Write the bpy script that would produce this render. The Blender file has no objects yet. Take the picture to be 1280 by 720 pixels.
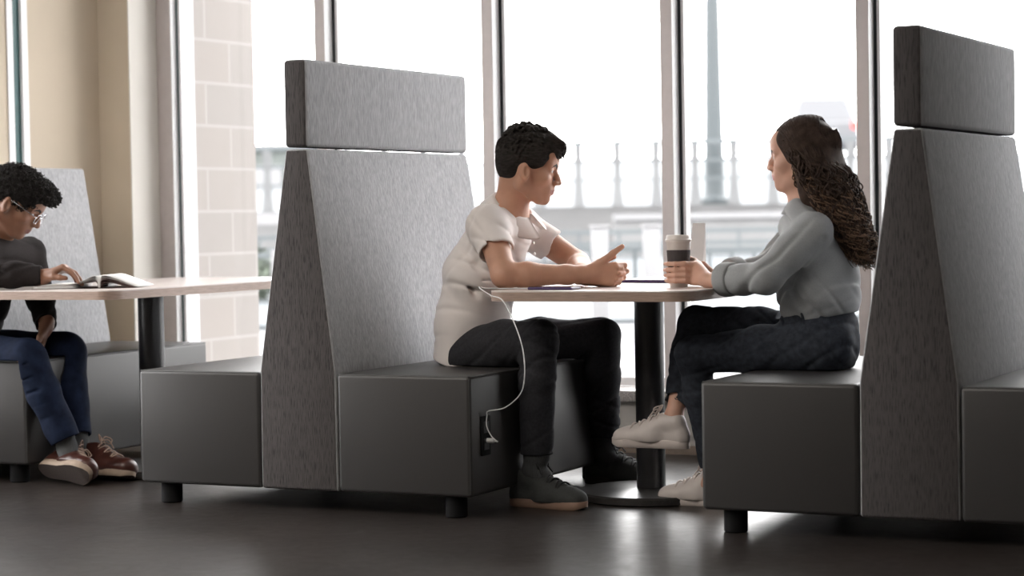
import bpy, bmesh, math, random
import numpy as np
from mathutils import Vector, Matrix

SC = bpy.context.scene
COL = SC.collection
V = lambda *a: np.array(a, dtype=np.float64)
PI = math.pi

# ------------------------------------------------------------------ materials
def nmat(name):
    m = bpy.data.materials.new(name); m.use_nodes = True
    nt = m.node_tree
    return m, nt, nt.nodes['Principled BSDF']

def mix_rgb(nt, fac, a, b):
    n = nt.nodes.new('ShaderNodeMix'); n.data_type = 'RGBA'
    if fac is not None: nt.links.new(fac, n.inputs['Factor'])
    for i, c in (('A', a), ('B', b)):
        s = [x for x in n.inputs if x.name == i and x.type == 'RGBA'][0]
        if isinstance(c, (tuple, list)): s.default_value = (*c[:3], 1)
        else: nt.links.new(c, s)
    return [x for x in n.outputs if x.type == 'RGBA'][0]

def noise(nt, scale, detail=3, vec_scale=None, rough=.55, dist=0):
    tc = nt.nodes.new('ShaderNodeTexCoord')
    out = tc.outputs['Object']
    if vec_scale:
        mp = nt.nodes.new('ShaderNodeMapping'); mp.inputs['Scale'].default_value = vec_scale
        nt.links.new(out, mp.inputs['Vector']); out = mp.outputs[0]
    n = nt.nodes.new('ShaderNodeTexNoise'); n.inputs['Scale'].default_value = scale
    n.inputs['Detail'].default_value = detail; n.inputs['Roughness'].default_value = rough
    n.inputs['Distortion'].default_value = dist
    nt.links.new(out, n.inputs['Vector'])
    return n.outputs['Fac']

def ramp(nt, fac, p0, p1, c0=(0,0,0), c1=(1,1,1)):
    r = nt.nodes.new('ShaderNodeValToRGB')
    r.color_ramp.elements[0].position = p0; r.color_ramp.elements[1].position = p1
    r.color_ramp.elements[0].color = (*c0, 1); r.color_ramp.elements[1].color = (*c1, 1)
    nt.links.new(fac, r.inputs['Fac']); return r.outputs['Color']

def bump(nt, b, h, strength, dist=.002):
    n = nt.nodes.new('ShaderNodeBump'); n.inputs['Strength'].default_value = strength
    n.inputs['Distance'].default_value = dist
    nt.links.new(h, n.inputs['Height']); nt.links.new(n.outputs[0], b.inputs['Normal'])

def M(name, col, rough=.6, metal=0, var=.12, nscale=30, vec=None, bmp=0, spec=.5, bdist=.002, sss=0, coat=0, sheen=0):
    m, nt, b = nmat(name)
    f = noise(nt, nscale, 3, vec)
    a = tuple(max(0, c * (1 - var)) for c in col); d = tuple(min(1, c * (1 + var)) for c in col)
    nt.links.new(mix_rgb(nt, ramp(nt, f, .3, .7), a, d), b.inputs['Base Color'])
    b.inputs['Roughness'].default_value = rough; b.inputs['Metallic'].default_value = metal
    b.inputs['Specular IOR Level'].default_value = spec
    if sss:
        b.inputs['Subsurface Weight'].default_value = sss; b.inputs['Subsurface Scale'].default_value = .012
        b.inputs['Subsurface Radius'].default_value = (1, .4, .25)
    if coat: b.inputs['Coat Weight'].default_value = coat
    if sheen: b.inputs['Sheen Weight'].default_value = sheen
    if bmp: bump(nt, b, f, bmp, bdist)
    return m

def weave(name, base, dark, sx, sz, rough=.9, thr=(.4, .6), second=None):
    """upholstery with fine vertical yarn streaks"""
    m, nt, b = nmat(name)
    f1 = noise(nt, 1, 2, (sx, sx, sz)); f2 = noise(nt, 1, 3, (sx * .22, sx * .22, sz * .35))
    c = mix_rgb(nt, ramp(nt, f1, *thr), dark, base)
    c2 = mix_rgb(nt, ramp(nt, f2, .3, .7), second or tuple(x * .82 for x in base), base)
    mm = nt.nodes.new('ShaderNodeMix'); mm.data_type = 'RGBA'; mm.blend_type = 'MULTIPLY'
    mm.inputs[0].default_value = 1
    ins = [x for x in mm.inputs if x.type == 'RGBA']; outs = [x for x in mm.outputs if x.type == 'RGBA']
    nt.links.new(c, ins[0])
    c3 = mix_rgb(nt, ramp(nt, f2, .3, .7), (.86, .86, .87), (1, 1, 1)); nt.links.new(c3, ins[1])
    nt.links.new(outs[0], b.inputs['Base Color'])
    b.inputs['Roughness'].default_value = rough; b.inputs['Specular IOR Level'].default_value = .2
    bump(nt, b, f1, .35, .0015)
    return m

MT = {}
MT['fab_light'] = weave('light_grey_upholstery', (.50, .505, .52), (.37, .375, .385), 260, 30)
MT['fab_dark'] = weave('brown_grey_striped_upholstery', (.098, .090, .090), (.048, .045, .048), 420, 24, thr=(.36, .5))
MT['vinyl'] = M('charcoal_vinyl', (.0385, .0365, .0365), .42, var=.06, nscale=220, bmp=.15, bdist=.0006, spec=.5)
MT['piping'] = M('charcoal_piping', (.06, .06, .06), .45, var=.05)
MT['black'] = M('black_metal', (.022, .022, .024), .32, var=.1, spec=.5)
MT['blackplastic'] = M('black_plastic', (.008, .008, .009), .65, var=.1, spec=.15)
MT['disc'] = M('black_cast_disc', (.035, .033, .032), .33, var=.3, nscale=60, vec=(1, 4, 1), bmp=.1)
MT['table'] = M('table_laminate', (.62, .55, .52), .3, var=.06, nscale=6, vec=(14, 1, 1))
MT['tedge'] = M('table_edge_wood', (.33, .235, .19), .45, var=.18, nscale=8, vec=(3, 3, 40))
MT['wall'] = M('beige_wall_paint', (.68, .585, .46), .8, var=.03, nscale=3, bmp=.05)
MT['wallside'] = M('pale_wall_paint', (.86, .83, .77), .8, var=.03, nscale=3, bmp=.05)  # lit copy of the wall paint, window light put into the colour
MT['ceil'] = M('ceiling_paint', (.72, .71, .69), .9, var=.02)
MT['roomwall'] = M('room_wall_paint', (.50, .47, .43), .9, var=.03)
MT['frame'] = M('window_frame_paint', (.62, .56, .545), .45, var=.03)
MT['frameside'] = M('window_frame_white', (.85, .85, .86), .35, var=.02)  # white frames; also the mullion sides, whitened for the skylight on them
MT['gasket'] = M('black_gasket', (.01, .016, .02), .5, var=.05)
MT['gasketg'] = M('teal_gasket', (.02, .10, .10), .5, var=.05)
MT['sill'] = M('speckled_stone_sill', (.36, .33, .31), .35, var=.7, nscale=160)
MT['base'] = M('tan_baseboard', (.30, .23, .18), .5)
MT['reveal'] = M('window_reveal_paint', (.42, .42, .45), .5, var=.02)
MT['white'] = M('white_plastic', (.8, .8, .8), .4, var=.02)
MT['paper'] = M('paper', (.78, .77, .76), .7, var=.04, nscale=14)
MT['print'] = M('printed_page', (.55, .5, .48), .5, var=.6, nscale=30)
MT['printd'] = M('dark_printed_page', (.09, .05, .045), .4, var=.8, nscale=18)
MT['cup'] = M('cream_paper_cup', (.66, .60, .56), .6, var=.03)
MT['lid'] = M('cream_cup_lid', (.72, .66, .62), .35, var=.02)
MT['sleeve'] = M('brown_cup_sleeve', (.055, .045, .045), .8, var=.15, nscale=3, vec=(90, 90, 1))
MT['phone'] = M('black_glass_phone', (.02, .015, .03), .12, var=.02)
MT['phoneback'] = M('purple_tint_edge', (.05, .025, .10), .3, var=.02)
MT['brass'] = M('brass', (.6, .45, .2), .3, 1)
MT['steel'] = M('steel', (.55, .56, .58), .25, 1)
# people
MT['skin_m'] = M('tan_skin', (.55, .30, .205), .5, var=.07, nscale=18, sss=.12)
MT['skin_w'] = M('light_skin', (.60, .35, .26), .5, var=.06, nscale=18, sss=.12)
MT['skin_b'] = M('brown_skin', (.24, .115, .07), .42, var=.1, nscale=18, sss=.08)
MT['lip_m'] = M('lips', (.38, .15, .12), .45, var=.05)
MT['lip_w'] = M('pink_lips', (.50, .16, .16), .4, var=.05)
MT['lip_b'] = M('brown_lips', (.22, .09, .075), .4, var=.05)
MT['brow'] = M('dark_brow_hair', (.02, .016, .015), .7, var=.3, nscale=200)
MT['eyew'] = M('eye_white', (.72, .70, .69), .2, var=.02)
MT['iris'] = M('dark_iris', (.03, .018, .012), .15, var=.02)
MT['nail'] = M('finger_nail', (.66, .42, .36), .3, var=.02)
MT['hair_m'] = M('black_brown_hair', (.026, .022, .020), .75, var=.5, nscale=60, vec=(1, 1, 3), bmp=.5, bdist=.004, spec=.15)
MT['hair_w'] = M('brown_hair', (.048, .031, .024), .7, var=.45, nscale=40, spec=.15, bmp=.4, bdist=.004)
MT['hair_wt'] = M('light_brown_hair', (.15, .09, .058), .6, var=.3, nscale=40, spec=.2)
MT['hair_b'] = M('black_afro_hair', (.022, .019, .018), .8, var=.3, nscale=200, spec=.2)
MT['polo'] = M('off_white_pique', (.82, .765, .745), .85, var=.025, nscale=14, bmp=.2, bdist=.006, sheen=.2)
MT['chambray'] = M('grey_blue_chambray', (.30, .312, .318), .85, var=.06, nscale=220, bmp=.1, sheen=.1)
MT['denim_k'] = M('black_denim', (.030, .030, .035), .85, var=.2, nscale=120, bmp=.2, spec=.2)
MT['denim_w'] = M('dark_blue_denim', (.031, .036, .047), .85, var=.3, nscale=60, bmp=.2, spec=.2)
MT['denim_b'] = M('navy_denim', (.011, .017, .038), .85, var=.35, nscale=22, bmp=.2, spec=.12)
MT['cardigan'] = M('charcoal_wool', (.024, .0205, .0205), .95, var=.15, nscale=180, bmp=.3, spec=.1)
MT['collar_g'] = M('grey_collar', (.22, .23, .24), .9, var=.05)
MT['sock'] = M('dark_grey_sock', (.07, .072, .075), .95, var=.2, nscale=4, vec=(120, 120, 1), bmp=.3)
MT['canvas'] = M('dark_grey_canvas', (.05, .053, .052), .85, var=.12, nscale=160, bmp=.2)
MT['gum'] = M('gum_rubber', (.30, .19, .14), .6, var=.06)
MT['darksole'] = M('dark_rubber', (.06, .045, .04), .7, var=.2, nscale=60, vec=(3, 3, 3))
MT['lace_k'] = M('black_lace', (.025, .025, .026), .8, var=.1)
MT['wleather'] = M('white_leather', (.66, .60, .575), .5, var=.03, nscale=25, bmp=.1)
MT['wsole'] = M('off_white_rubber', (.62, .55, .52), .6, var=.03)
MT['bleather'] = M('oxblood_leather', (.06, .020, .015), .33, var=.35, nscale=25, bmp=.2)
MT['crepe'] = M('crepe_sole', (.34, .26, .20), .75, var=.12, nscale=50, bmp=.3)
MT['lace_b'] = M('tan_lace', (.32, .22, .17), .7, var=.1)
MT['gold'] = M('earring_gold', (.8, .6, .3), .25, 1)

def glass_mat():
    m = bpy.data.materials.new('clear_window_glass'); m.use_nodes = True
    nt = m.node_tree; nt.nodes.clear()
    o = nt.nodes.new('ShaderNodeOutputMaterial'); t = nt.nodes.new('ShaderNodeBsdfTransparent')
    t.inputs[0].default_value = (.98, .98, .98, 1)
    g = nt.nodes.new('ShaderNodeBsdfGlossy'); g.inputs['Roughness'].default_value = .02
    fr = nt.nodes.new('ShaderNodeFresnel'); fr.inputs['IOR'].default_value = 1.2
    mx = nt.nodes.new('ShaderNodeMixShader')
    nt.links.new(fr.outputs[0], mx.inputs[0]); nt.links.new(t.outputs[0], mx.inputs[1]); nt.links.new(g.outputs[0], mx.inputs[2])
    nt.links.new(mx.outputs[0], o.inputs[0]); return m
MT['glass'] = glass_mat()

def floor_mat():
    m, nt, b = nmat('dark_polished_concrete')
    f1 = noise(nt, 1.3, 6, None, .65, .6); f2 = noise(nt, 11, 5, None, .7, 1.2)
    c = mix_rgb(nt, ramp(nt, f1, .35, .7), (.023, .0195, .0185), (.036, .028, .025))
    c2 = mix_rgb(nt, ramp(nt, f2, .45, .85), c, (.038, .033, .031))
    # fine pale scuffs
    tc = nt.nodes.new('ShaderNodeTexCoord'); mp = nt.nodes.new('ShaderNodeMapping')
    mp.inputs['Scale'].default_value = (2.0, 9, 1); mp.inputs['Rotation'].default_value = (0, 0, .5)
    nt.links.new(tc.outputs['Object'], mp.inputs['Vector'])
    n3 = nt.nodes.new('ShaderNodeTexNoise'); n3.inputs['Scale'].default_value = 5; n3.inputs['Detail'].default_value = 8
    n3.inputs['Roughness'].default_value = .75
    nt.links.new(mp.outputs[0], n3.inputs['Vector'])
    c3 = mix_rgb(nt, ramp(nt, n3.outputs['Fac'], .67, .80), c2, (.075, .066, .062))
    nt.links.new(c3, b.inputs['Base Color'])
    rr = ramp(nt, f2, .3, .75, (.30, .30, .30), (.40, .40, .40))
    nt.links.new(rr, b.inputs['Roughness'])
    b.inputs['Specular IOR Level'].default_value = .5
    bump(nt, b, f2, .05, .002)
    return m
MT['floor'] = floor_mat()

def block_mat():
    m, nt, b = nmat('pale_stone_blocks')
    tc = nt.nodes.new('ShaderNodeTexCoord')
    sep = nt.nodes.new('ShaderNodeSeparateXYZ'); nt.links.new(tc.outputs['Object'], sep.inputs[0])
    cb = nt.nodes.new('ShaderNodeCombineXYZ')
    nt.links.new(sep.outputs['Y'], cb.inputs['X']); nt.links.new(sep.outputs['Z'], cb.inputs['Y'])
    br = nt.nodes.new('ShaderNodeTexBrick'); nt.links.new(cb.outputs[0], br.inputs['Vector'])
    br.inputs['Color1'].default_value = (.215, .195, .182, 1); br.inputs['Color2'].default_value = (.205, .190, .180, 1)
    br.inputs['Mortar'].default_value = (.245, .232, .222, 1); br.inputs['Scale'].default_value = 1
    br.inputs['Brick Width'].default_value = .40; br.inputs['Row Height'].default_value = .2
    br.inputs['Mortar Size'].default_value = .008
    nt.links.new(br.outputs['Color'], b.inputs['Base Color']); b.inputs['Roughness'].default_value = .9
    return m
MT['block'] = block_mat()
# outdoors
MT['pave'] = M('pale_pavement', (.13, .13, .133), .9, var=.1, nscale=.5)
MT['road'] = M('road_surface', (.095, .105, .112), .85, var=.06, nscale=.6)
MT['conc'] = M('pale_concrete', (.158, .157, .158), .9, var=.06, nscale=2)
MT['conc2'] = M('grey_concrete', (.12, .122, .125), .9, var=.08, nscale=2)
MT['railm'] = M('galvanised_rail', (.08, .092, .098), .5, var=.05)
MT['railw'] = M('white_painted_rail', (.19, .19, .195), .5, var=.05)
MT['lamp'] = M('grey_green_lamp_post', (.045, .055, .06), .5, var=.1)
MT['carb'] = M('silver_car_paint', (.06, .062, .07), .3, var=.02, coat=.5)
MT['carglass'] = M('car_glass', (.05, .055, .065), .1, var=.02)
MT['tail'] = M('red_tail_light', (.75, .06, .05), .3, var=.02)
MT['bldg'] = M('grey_green_cladding', (.09, .10, .095), .8, var=.15, nscale=1)
MT['leaf'] = M('bush_leaves', (.07, .085, .065), .8, var=.5, nscale=8)

# ------------------------------------------------------------------ object helpers
def props(o, label=None, cat=None, group=None, kind=None):
    if label: o['label'] = label
    if cat: o['category'] = cat
    if group: o['group'] = group
    if kind: o['kind'] = kind
    return o

def thing(name, label, cat, loc=(0, 0, 0), rz=0, group=None):
    o = bpy.data.objects.new(name, None); COL.objects.link(o)
    o.location = loc; o.rotation_euler = (0, 0, rz); o.empty_display_size = .1
    return props(o, label, cat, group)

def obj_py(name, verts, faces, mats, parent=None, smooth=True, world=False, mi=None):
    """verts local to the parent unless world=True"""
    v = np.asarray(verts, dtype=np.float64)
    if world and parent is not None: v = v - np.array(parent.location)
    me = bpy.data.meshes.new(name)
    if isinstance(faces, np.ndarray) and faces.shape[1] == 4 and len(faces) > 500:
        me.vertices.add(len(v)); me.vertices.foreach_set('co', v.astype(np.float32).ravel())
        n = len(faces); me.loops.add(n * 4); me.polygons.add(n)
        me.loops.foreach_set('vertex_index', faces.astype(np.int32).ravel())
        me.polygons.foreach_set('loop_start', np.arange(0, n * 4, 4, dtype=np.int32))
        me.update(calc_edges=True)
    else:
        me.from_pydata([tuple(p) for p in v], [], [tuple(int(i) for i in f) for f in faces])
    ms = mats if isinstance(mats, (list, tuple)) else [mats]
    for m in ms: me.materials.append(m)
    if mi is not None: me.polygons.foreach_set('material_index', np.asarray(mi, dtype=np.int32))
    me.polygons.foreach_set('use_smooth', [smooth] * len(me.polygons))
    me.validate(); me.update()
    o = bpy.data.objects.new(name, me); COL.objects.link(o)
    if parent is not None: o.parent = parent
    return o

def obj_bm(name, bm, mats, parent=None, smooth=False, angle=None):
    me = bpy.data.meshes.new(name); bm.normal_update(); bm.to_mesh(me); bm.free()
    for m in (mats if isinstance(mats, (list, tuple)) else [mats]): me.materials.append(m)
    if smooth:
        me.polygons.foreach_set('use_smooth', [True] * len(me.polygons))
        if angle:
            me.set_sharp_from_angle(angle=angle)
    o = bpy.data.objects.new(name, me); COL.objects.link(o)
    if parent is not None: o.parent = parent
    return o

def add_box(bm, lo, hi, bev=0, seg=3, mat=0):
    before = set(bm.faces)
    vs = [bm.verts.new((x, y, z)) for z in (lo[2], hi[2]) for y in (lo[1], hi[1]) for x in (lo[0], hi[0])]
    fs = [(0, 2, 3, 1), (4, 5, 7, 6), (0, 1, 5, 4), (2, 6, 7, 3), (0, 4, 6, 2), (1, 3, 7, 5)]
    nf = [bm.faces.new([vs[i] for i in f]) for f in fs]
    if bev:
        es = list({e for f in nf for e in f.edges})
        bmesh.ops.bevel(bm, geom=es, offset=bev, segments=seg, profile=.5, affect='EDGES')
    for f in bm.faces:
        if f not in before: f.material_index = mat
    return bm

def box(name, lo, hi, mat, parent=None, bev=0, seg=3, smooth=True):
    bm = bmesh.new(); add_box(bm, lo, hi, bev, seg)
    return obj_bm(name, bm, mat, parent, smooth and bev > 0, .6)

def lathe(prof, n=32, center=(0, 0, 0)):
    vs = []; fs = []
    for r, z in prof:
        for i in range(n):
            a = 2 * PI * i / n; vs.append((center[0] + r * math.cos(a), center[1] + r * math.sin(a), center[2] + z))
    for j in range(len(prof) - 1):
        for i in range(n):
            fs.append((j * n + i, j * n + (i + 1) % n, (j + 1) * n + (i + 1) % n, (j + 1) * n + i))
    fs.append(tuple(range(n))[::-1]); fs.append(tuple(range((len(prof) - 1) * n, len(prof) * n)))
    return vs, fs

def lathe_obj(name, prof, mat, parent=None, n=32, center=(0, 0, 0), ang=.6):
    vs, fs = lathe(prof, n, center)
    o = obj_py(name, vs, fs, mat, parent, True); o.data.set_sharp_from_angle(angle=ang); return o

def tubes(lines, nseg=6):
    """lines: list of (points Nx3, radii N or float) -> verts, quad faces"""
    VS = []; FS = []; off = 0
    for pts, rad in lines:
        p = np.asarray(pts, float); n = len(p)
        r = np.full(n, rad, float) if np.isscalar(rad) else np.asarray(rad, float)
        t = np.gradient(p, axis=0); t /= np.linalg.norm(t, axis=1)[:, None] + 1e-12
        ref = np.array([0, 0, 1.]) if abs(t[0][2]) < .8 else np.array([1., 0, 0])
        u = np.cross(t[0], ref); u /= np.linalg.norm(u)
        U = np.zeros((n, 3)); U[0] = u
        for i in range(1, n):
            w = U[i - 1] - t[i] * (U[i - 1] @ t[i]); U[i] = w / (np.linalg.norm(w) + 1e-12)
        W = np.cross(t, U)
        a = np.linspace(0, 2 * PI, nseg, endpoint=False)
        ring = p[:, None] + r[:, None, None] * (np.cos(a)[None, :, None] * U[:, None] + np.sin(a)[None, :, None] * W[:, None])
        VS.append(ring.reshape(-1, 3))
        i = np.arange(n - 1)[:, None] * nseg; j = np.arange(nseg)[None]; j2 = (j + 1) % nseg
        FS.append((np.stack([i + j, i + j2, i + nseg + j2, i + nseg + j], -1).reshape(-1, 4) + off))
        # caps as degenerate-free small quads/fans
        off += n * nseg
    return np.concatenate(VS), np.concatenate(FS)

def smooth_line(pts, n=8):
    p = np.asarray(pts, float); P = np.vstack([2 * p[0] - p[1], p, 2 * p[-1] - p[-2]]); out = []
    for i in range(1, len(P) - 2):
        for t in np.linspace(0, 1, n, endpoint=False):
            a, b, c, d = P[i - 1:i + 3]
            out.append(.5 * (2 * b + (c - a) * t + (2 * a - 5 * b + 4 * c - d) * t * t + (3 * b - a - 3 * c + d) * t ** 3))
    out.append(p[-1]); return np.array(out)

def tube_obj(name, pts, r, mat, parent=None, nseg=8, n=8, world=True):
    v, f = tubes([(smooth_line(pts, n), r)], nseg)
    return obj_py(name, v, f, mat, parent, True, world=world)

def copy_tree(o, parent=None):
    c = o.copy(); COL.objects.link(c)
    if parent is not None: c.parent = parent
    for ch in list(o.children): copy_tree(ch, c)
    return c

# ------------------------------------------------------------------ signed distance sculpting
class Field:
    def __init__(s, lo, hi, h):
        s.h = h; s.lo = np.array(lo, float); n = np.ceil((np.array(hi) - s.lo) / h).astype(int) + 1
        s.ax = [(s.lo[i] + h * np.arange(n[i])).astype(np.float32) for i in range(3)]
        s.F = np.full(n, .2, np.float32)
    def _win(s, lo, hi, m):
        sl = []
        for i in range(3):
            a = int(np.floor((lo[i] - m - s.lo[i]) / s.h)); b = int(np.ceil((hi[i] + m - s.lo[i]) / s.h)) + 1
            a = max(a, 0); b = min(b, len(s.ax[i]))
            if a >= b: return None
            sl.append(slice(a, b))
        return tuple(sl)
    def _pts(s, w):
        return s.ax[0][w[0]][:, None, None], s.ax[1][w[1]][None, :, None], s.ax[2][w[2]][None, None, :]
    def _put(s, w, d, k, mode):
        F = s.F[w]
        if mode == 'sub': F = -F
        if mode == 'int': F = -F; d = -d
        if k > 0:
            h = np.maximum(k - np.abs(F - d), 0) / k
            r = np.minimum(F, d) - h * h * k * .25
        else: r = np.minimum(F, d)
        s.F[w] = r if mode == 'add' else -r
    def cap(s, a, b, ra, rb, k=.01, mode='add', n=None, st=1.0):
        """tapered capsule; n, st stretch it along axis n"""
        a = np.asarray(a, float); b = np.asarray(b, float); R = max(ra, rb) * max(1, st)
        w = s._win(np.minimum(a, b) - R, np.maximum(a, b) + R, max(k, 2 * s.h) + .004)
        if w is None: return
        X, Y, Z = s._pts(w); x = X - a[0]; y = Y - a[1]; z = Z - a[2]; d = b - a
        if n is not None and st != 1:
            n = np.asarray(n, float); n = n / np.linalg.norm(n)
            q = (x * n[0] + y * n[1] + z * n[2]) * (1 - 1 / st)
            x = x - n[0] * q; y = y - n[1] * q; z = z - n[2] * q
            dd = d - n * (d @ n) * (1 - 1 / st); d = dd
        L = d @ d + 1e-12
        t = np.clip((x * d[0] + y * d[1] + z * d[2]) / L, 0, 1)
        if mode == 'add' or True:
            dist = np.sqrt((x - t * d[0]) ** 2 + (y - t * d[1]) ** 2 + (z - t * d[2]) ** 2) - (ra + (rb - ra) * t)
        s._put(w, dist.astype(np.float32), k, mode)
    def chain(s, pts, rs, k=.01, mode='add', n=None, st=1.0):
        for i in range(len(pts) - 1): s.cap(pts[i], pts[i + 1], rs[i], rs[i + 1], k, mode, n, st)
    def ell(s, c, r, R=None, k=.01, mode='add'):
        c = np.asarray(c, float); r = np.asarray(r, float); m = r.max()
        w = s._win(c - m, c + m, max(k, 2 * s.h) + .004)
        if w is None: return
        X, Y, Z = s._pts(w); x = X - c[0]; y = Y - c[1]; z = Z - c[2]
        if R is not None:
            R = np.asarray(R); x, y, z = (x * R[0, i] + y * R[1, i] + z * R[2, i] for i in range(3))
        k0 = np.sqrt((x / r[0]) ** 2 + (y / r[1]) ** 2 + (z / r[2]) ** 2)
        k1 = np.sqrt((x / r[0] ** 2) ** 2 + (y / r[1] ** 2) ** 2 + (z / r[2] ** 2) ** 2) + 1e-6
        s._put(w, (k0 * (k0 - 1) / k1).astype(np.float32), k, mode)
    def rbox(s, c, half, R=None, rad=.005, k=.004, mode='add'):
        c = np.asarray(c, float); m = np.linalg.norm(half)
        w = s._win(c - m, c + m, max(k, 2 * s.h))
        if w is None: return
        X, Y, Z = s._pts(w); x = X - c[0]; y = Y - c[1]; z = Z - c[2]
        if R is not None:
            R = np.asarray(R); x, y, z = (x * R[0, i] + y * R[1, i] + z * R[2, i] for i in range(3))
        qx = np.abs(x) - half[0] + rad; qy = np.abs(y) - half[1] + rad; qz = np.abs(z) - half[2] + rad
        d = np.sqrt(np.maximum(qx, 0) ** 2 + np.maximum(qy, 0) ** 2 + np.maximum(qz, 0) ** 2) + np.minimum(np.maximum(qx, np.maximum(qy, qz)), 0) - rad
        s._put(w, d.astype(np.float32), k, mode)
    def halfspace_cut(s, p, n, lo=None, hi=None, k=0.003):
        """removes everything on the side n points to, inside window lo..hi"""
        p = np.asarray(p, float); n = np.asarray(n, float); n = n / np.linalg.norm(n)
        if lo is None: w = (slice(None),) * 3
        else: w = s._win(np.asarray(lo), np.asarray(hi), 0)
        X, Y, Z = s._pts(w)
        d = (X - p[0]) * n[0] + (Y - p[1]) * n[1] + (Z - p[2]) * n[2]
        F = s.F[w]; hh = np.maximum(k - np.abs(F - d), 0) / k
        s.F[w] = np.maximum(F, d) + hh * hh * k * .25
    def warp(s, fn):
        w = (slice(None),) * 3; X, Y, Z = s._pts(w)
        band = np.abs(s.F) < .05
        ix = np.nonzero(band)
        s.F[ix] += fn(s.ax[0][ix[0]], s.ax[1][ix[1]], s.ax[2][ix[2]]).astype(np.float32)
    def mesh(s, smooth=1):
        F = s.F
        for ax in range(3):
            sl = [slice(None)] * 3
            for e in (0, -1): sl[ax] = e; F[tuple(sl)] = np.maximum(F[tuple(sl)], .01); 
        ins = F < 0
        nx, ny, nz = F.shape
        cs = np.zeros((nx - 1, ny - 1, nz - 1), np.int8)
        for a in (0, 1):
            for b in (0, 1):
                for c in (0, 1): cs += ins[a:nx - 1 + a, b:ny - 1 + b, c:nz - 1 + c]
        act = (cs > 0) & (cs < 8); idx = np.argwhere(act)
        ids = np.full(act.shape, -1, np.int64); ids[act] = np.arange(len(idx))
        acc = np.zeros((len(idx), 3)); cnt = np.zeros(len(idx))
        corners = [(a, b, c) for a in (0, 1) for b in (0, 1) for c in (0, 1)]
        val = {c: F[idx[:, 0] + c[0], idx[:, 1] + c[1], idx[:, 2] + c[2]].astype(np.float64) for c in corners}
        for c in corners:
            for ax in range(3):
                if c[ax] == 0:
                    d = list(c); d[ax] = 1; d = tuple(d)
                    f0, f1 = val[c], val[d]; m = (f0 < 0) != (f1 < 0)
                    t = f0[m] / (f0[m] - f1[m]); p = np.tile(np.array(c, float), (m.sum(), 1)); p[:, ax] += t
                    acc[m] += p; cnt[m] += 1
        v = s.lo + (idx + acc / cnt[:, None]) * s.h
        quads = []
        for ax in range(3):
            o1, o2 = [(1, 2), (2, 0), (0, 1)][ax]
            sl0 = [slice(1, -1)] * 3; sl0[ax] = slice(0, -1); sl1 = [slice(1, -1)] * 3; sl1[ax] = slice(1, None)
            a = ins[tuple(sl0)]; b = ins[tuple(sl1)]
            for m, flip in ((a & ~b, False), (~a & b, True)):
                q = np.argwhere(m) + np.array([0 if i == ax else 1 for i in range(3)])
                if len(q) == 0: continue
                def cell(d1, d2):
                    r = q.copy(); r[:, o1] += d1; r[:, o2] += d2; return ids[r[:, 0], r[:, 1], r[:, 2]]
                f = np.stack([cell(-1, -1), cell(0, -1), cell(0, 0), cell(-1, 0)], 1)
                if flip: f = f[:, ::-1]
                quads.append(f)
        f = np.concatenate(quads)
        f = f[(f >= 0).all(1)]
        for _ in range(smooth):
            s2 = np.zeros_like(v); c2 = np.zeros(len(v))
            for i in range(4):
                a, b = f[:, i], f[:, (i + 1) % 4]
                np.add.at(s2, a, v[b]); np.add.at(c2, a, 1); np.add.at(s2, b, v[a]); np.add.at(c2, b, 1)
            v = v * .5 + .5 * s2 / np.maximum(c2, 1)[:, None]
        return v, f

def rotm(yaw=0, pitch=0, roll=0):
    """columns: forward, left, up; yaw about z, pitch>0 looks down, roll about forward"""
    cy, sy = math.cos(yaw), math.sin(yaw); cp, sp = math.cos(pitch), math.sin(pitch); cr, sr = math.cos(roll), math.sin(roll)
    Rz = np.array([[cy, -sy, 0], [sy, cy, 0], [0, 0, 1]]); Ry = np.array([[cp, 0, sp], [0, 1, 0], [-sp, 0, cp]])
    Rx = np.array([[1, 0, 0], [0, cr, -sr], [0, sr, cr]])
    return Rz @ Ry @ Rx

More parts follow.
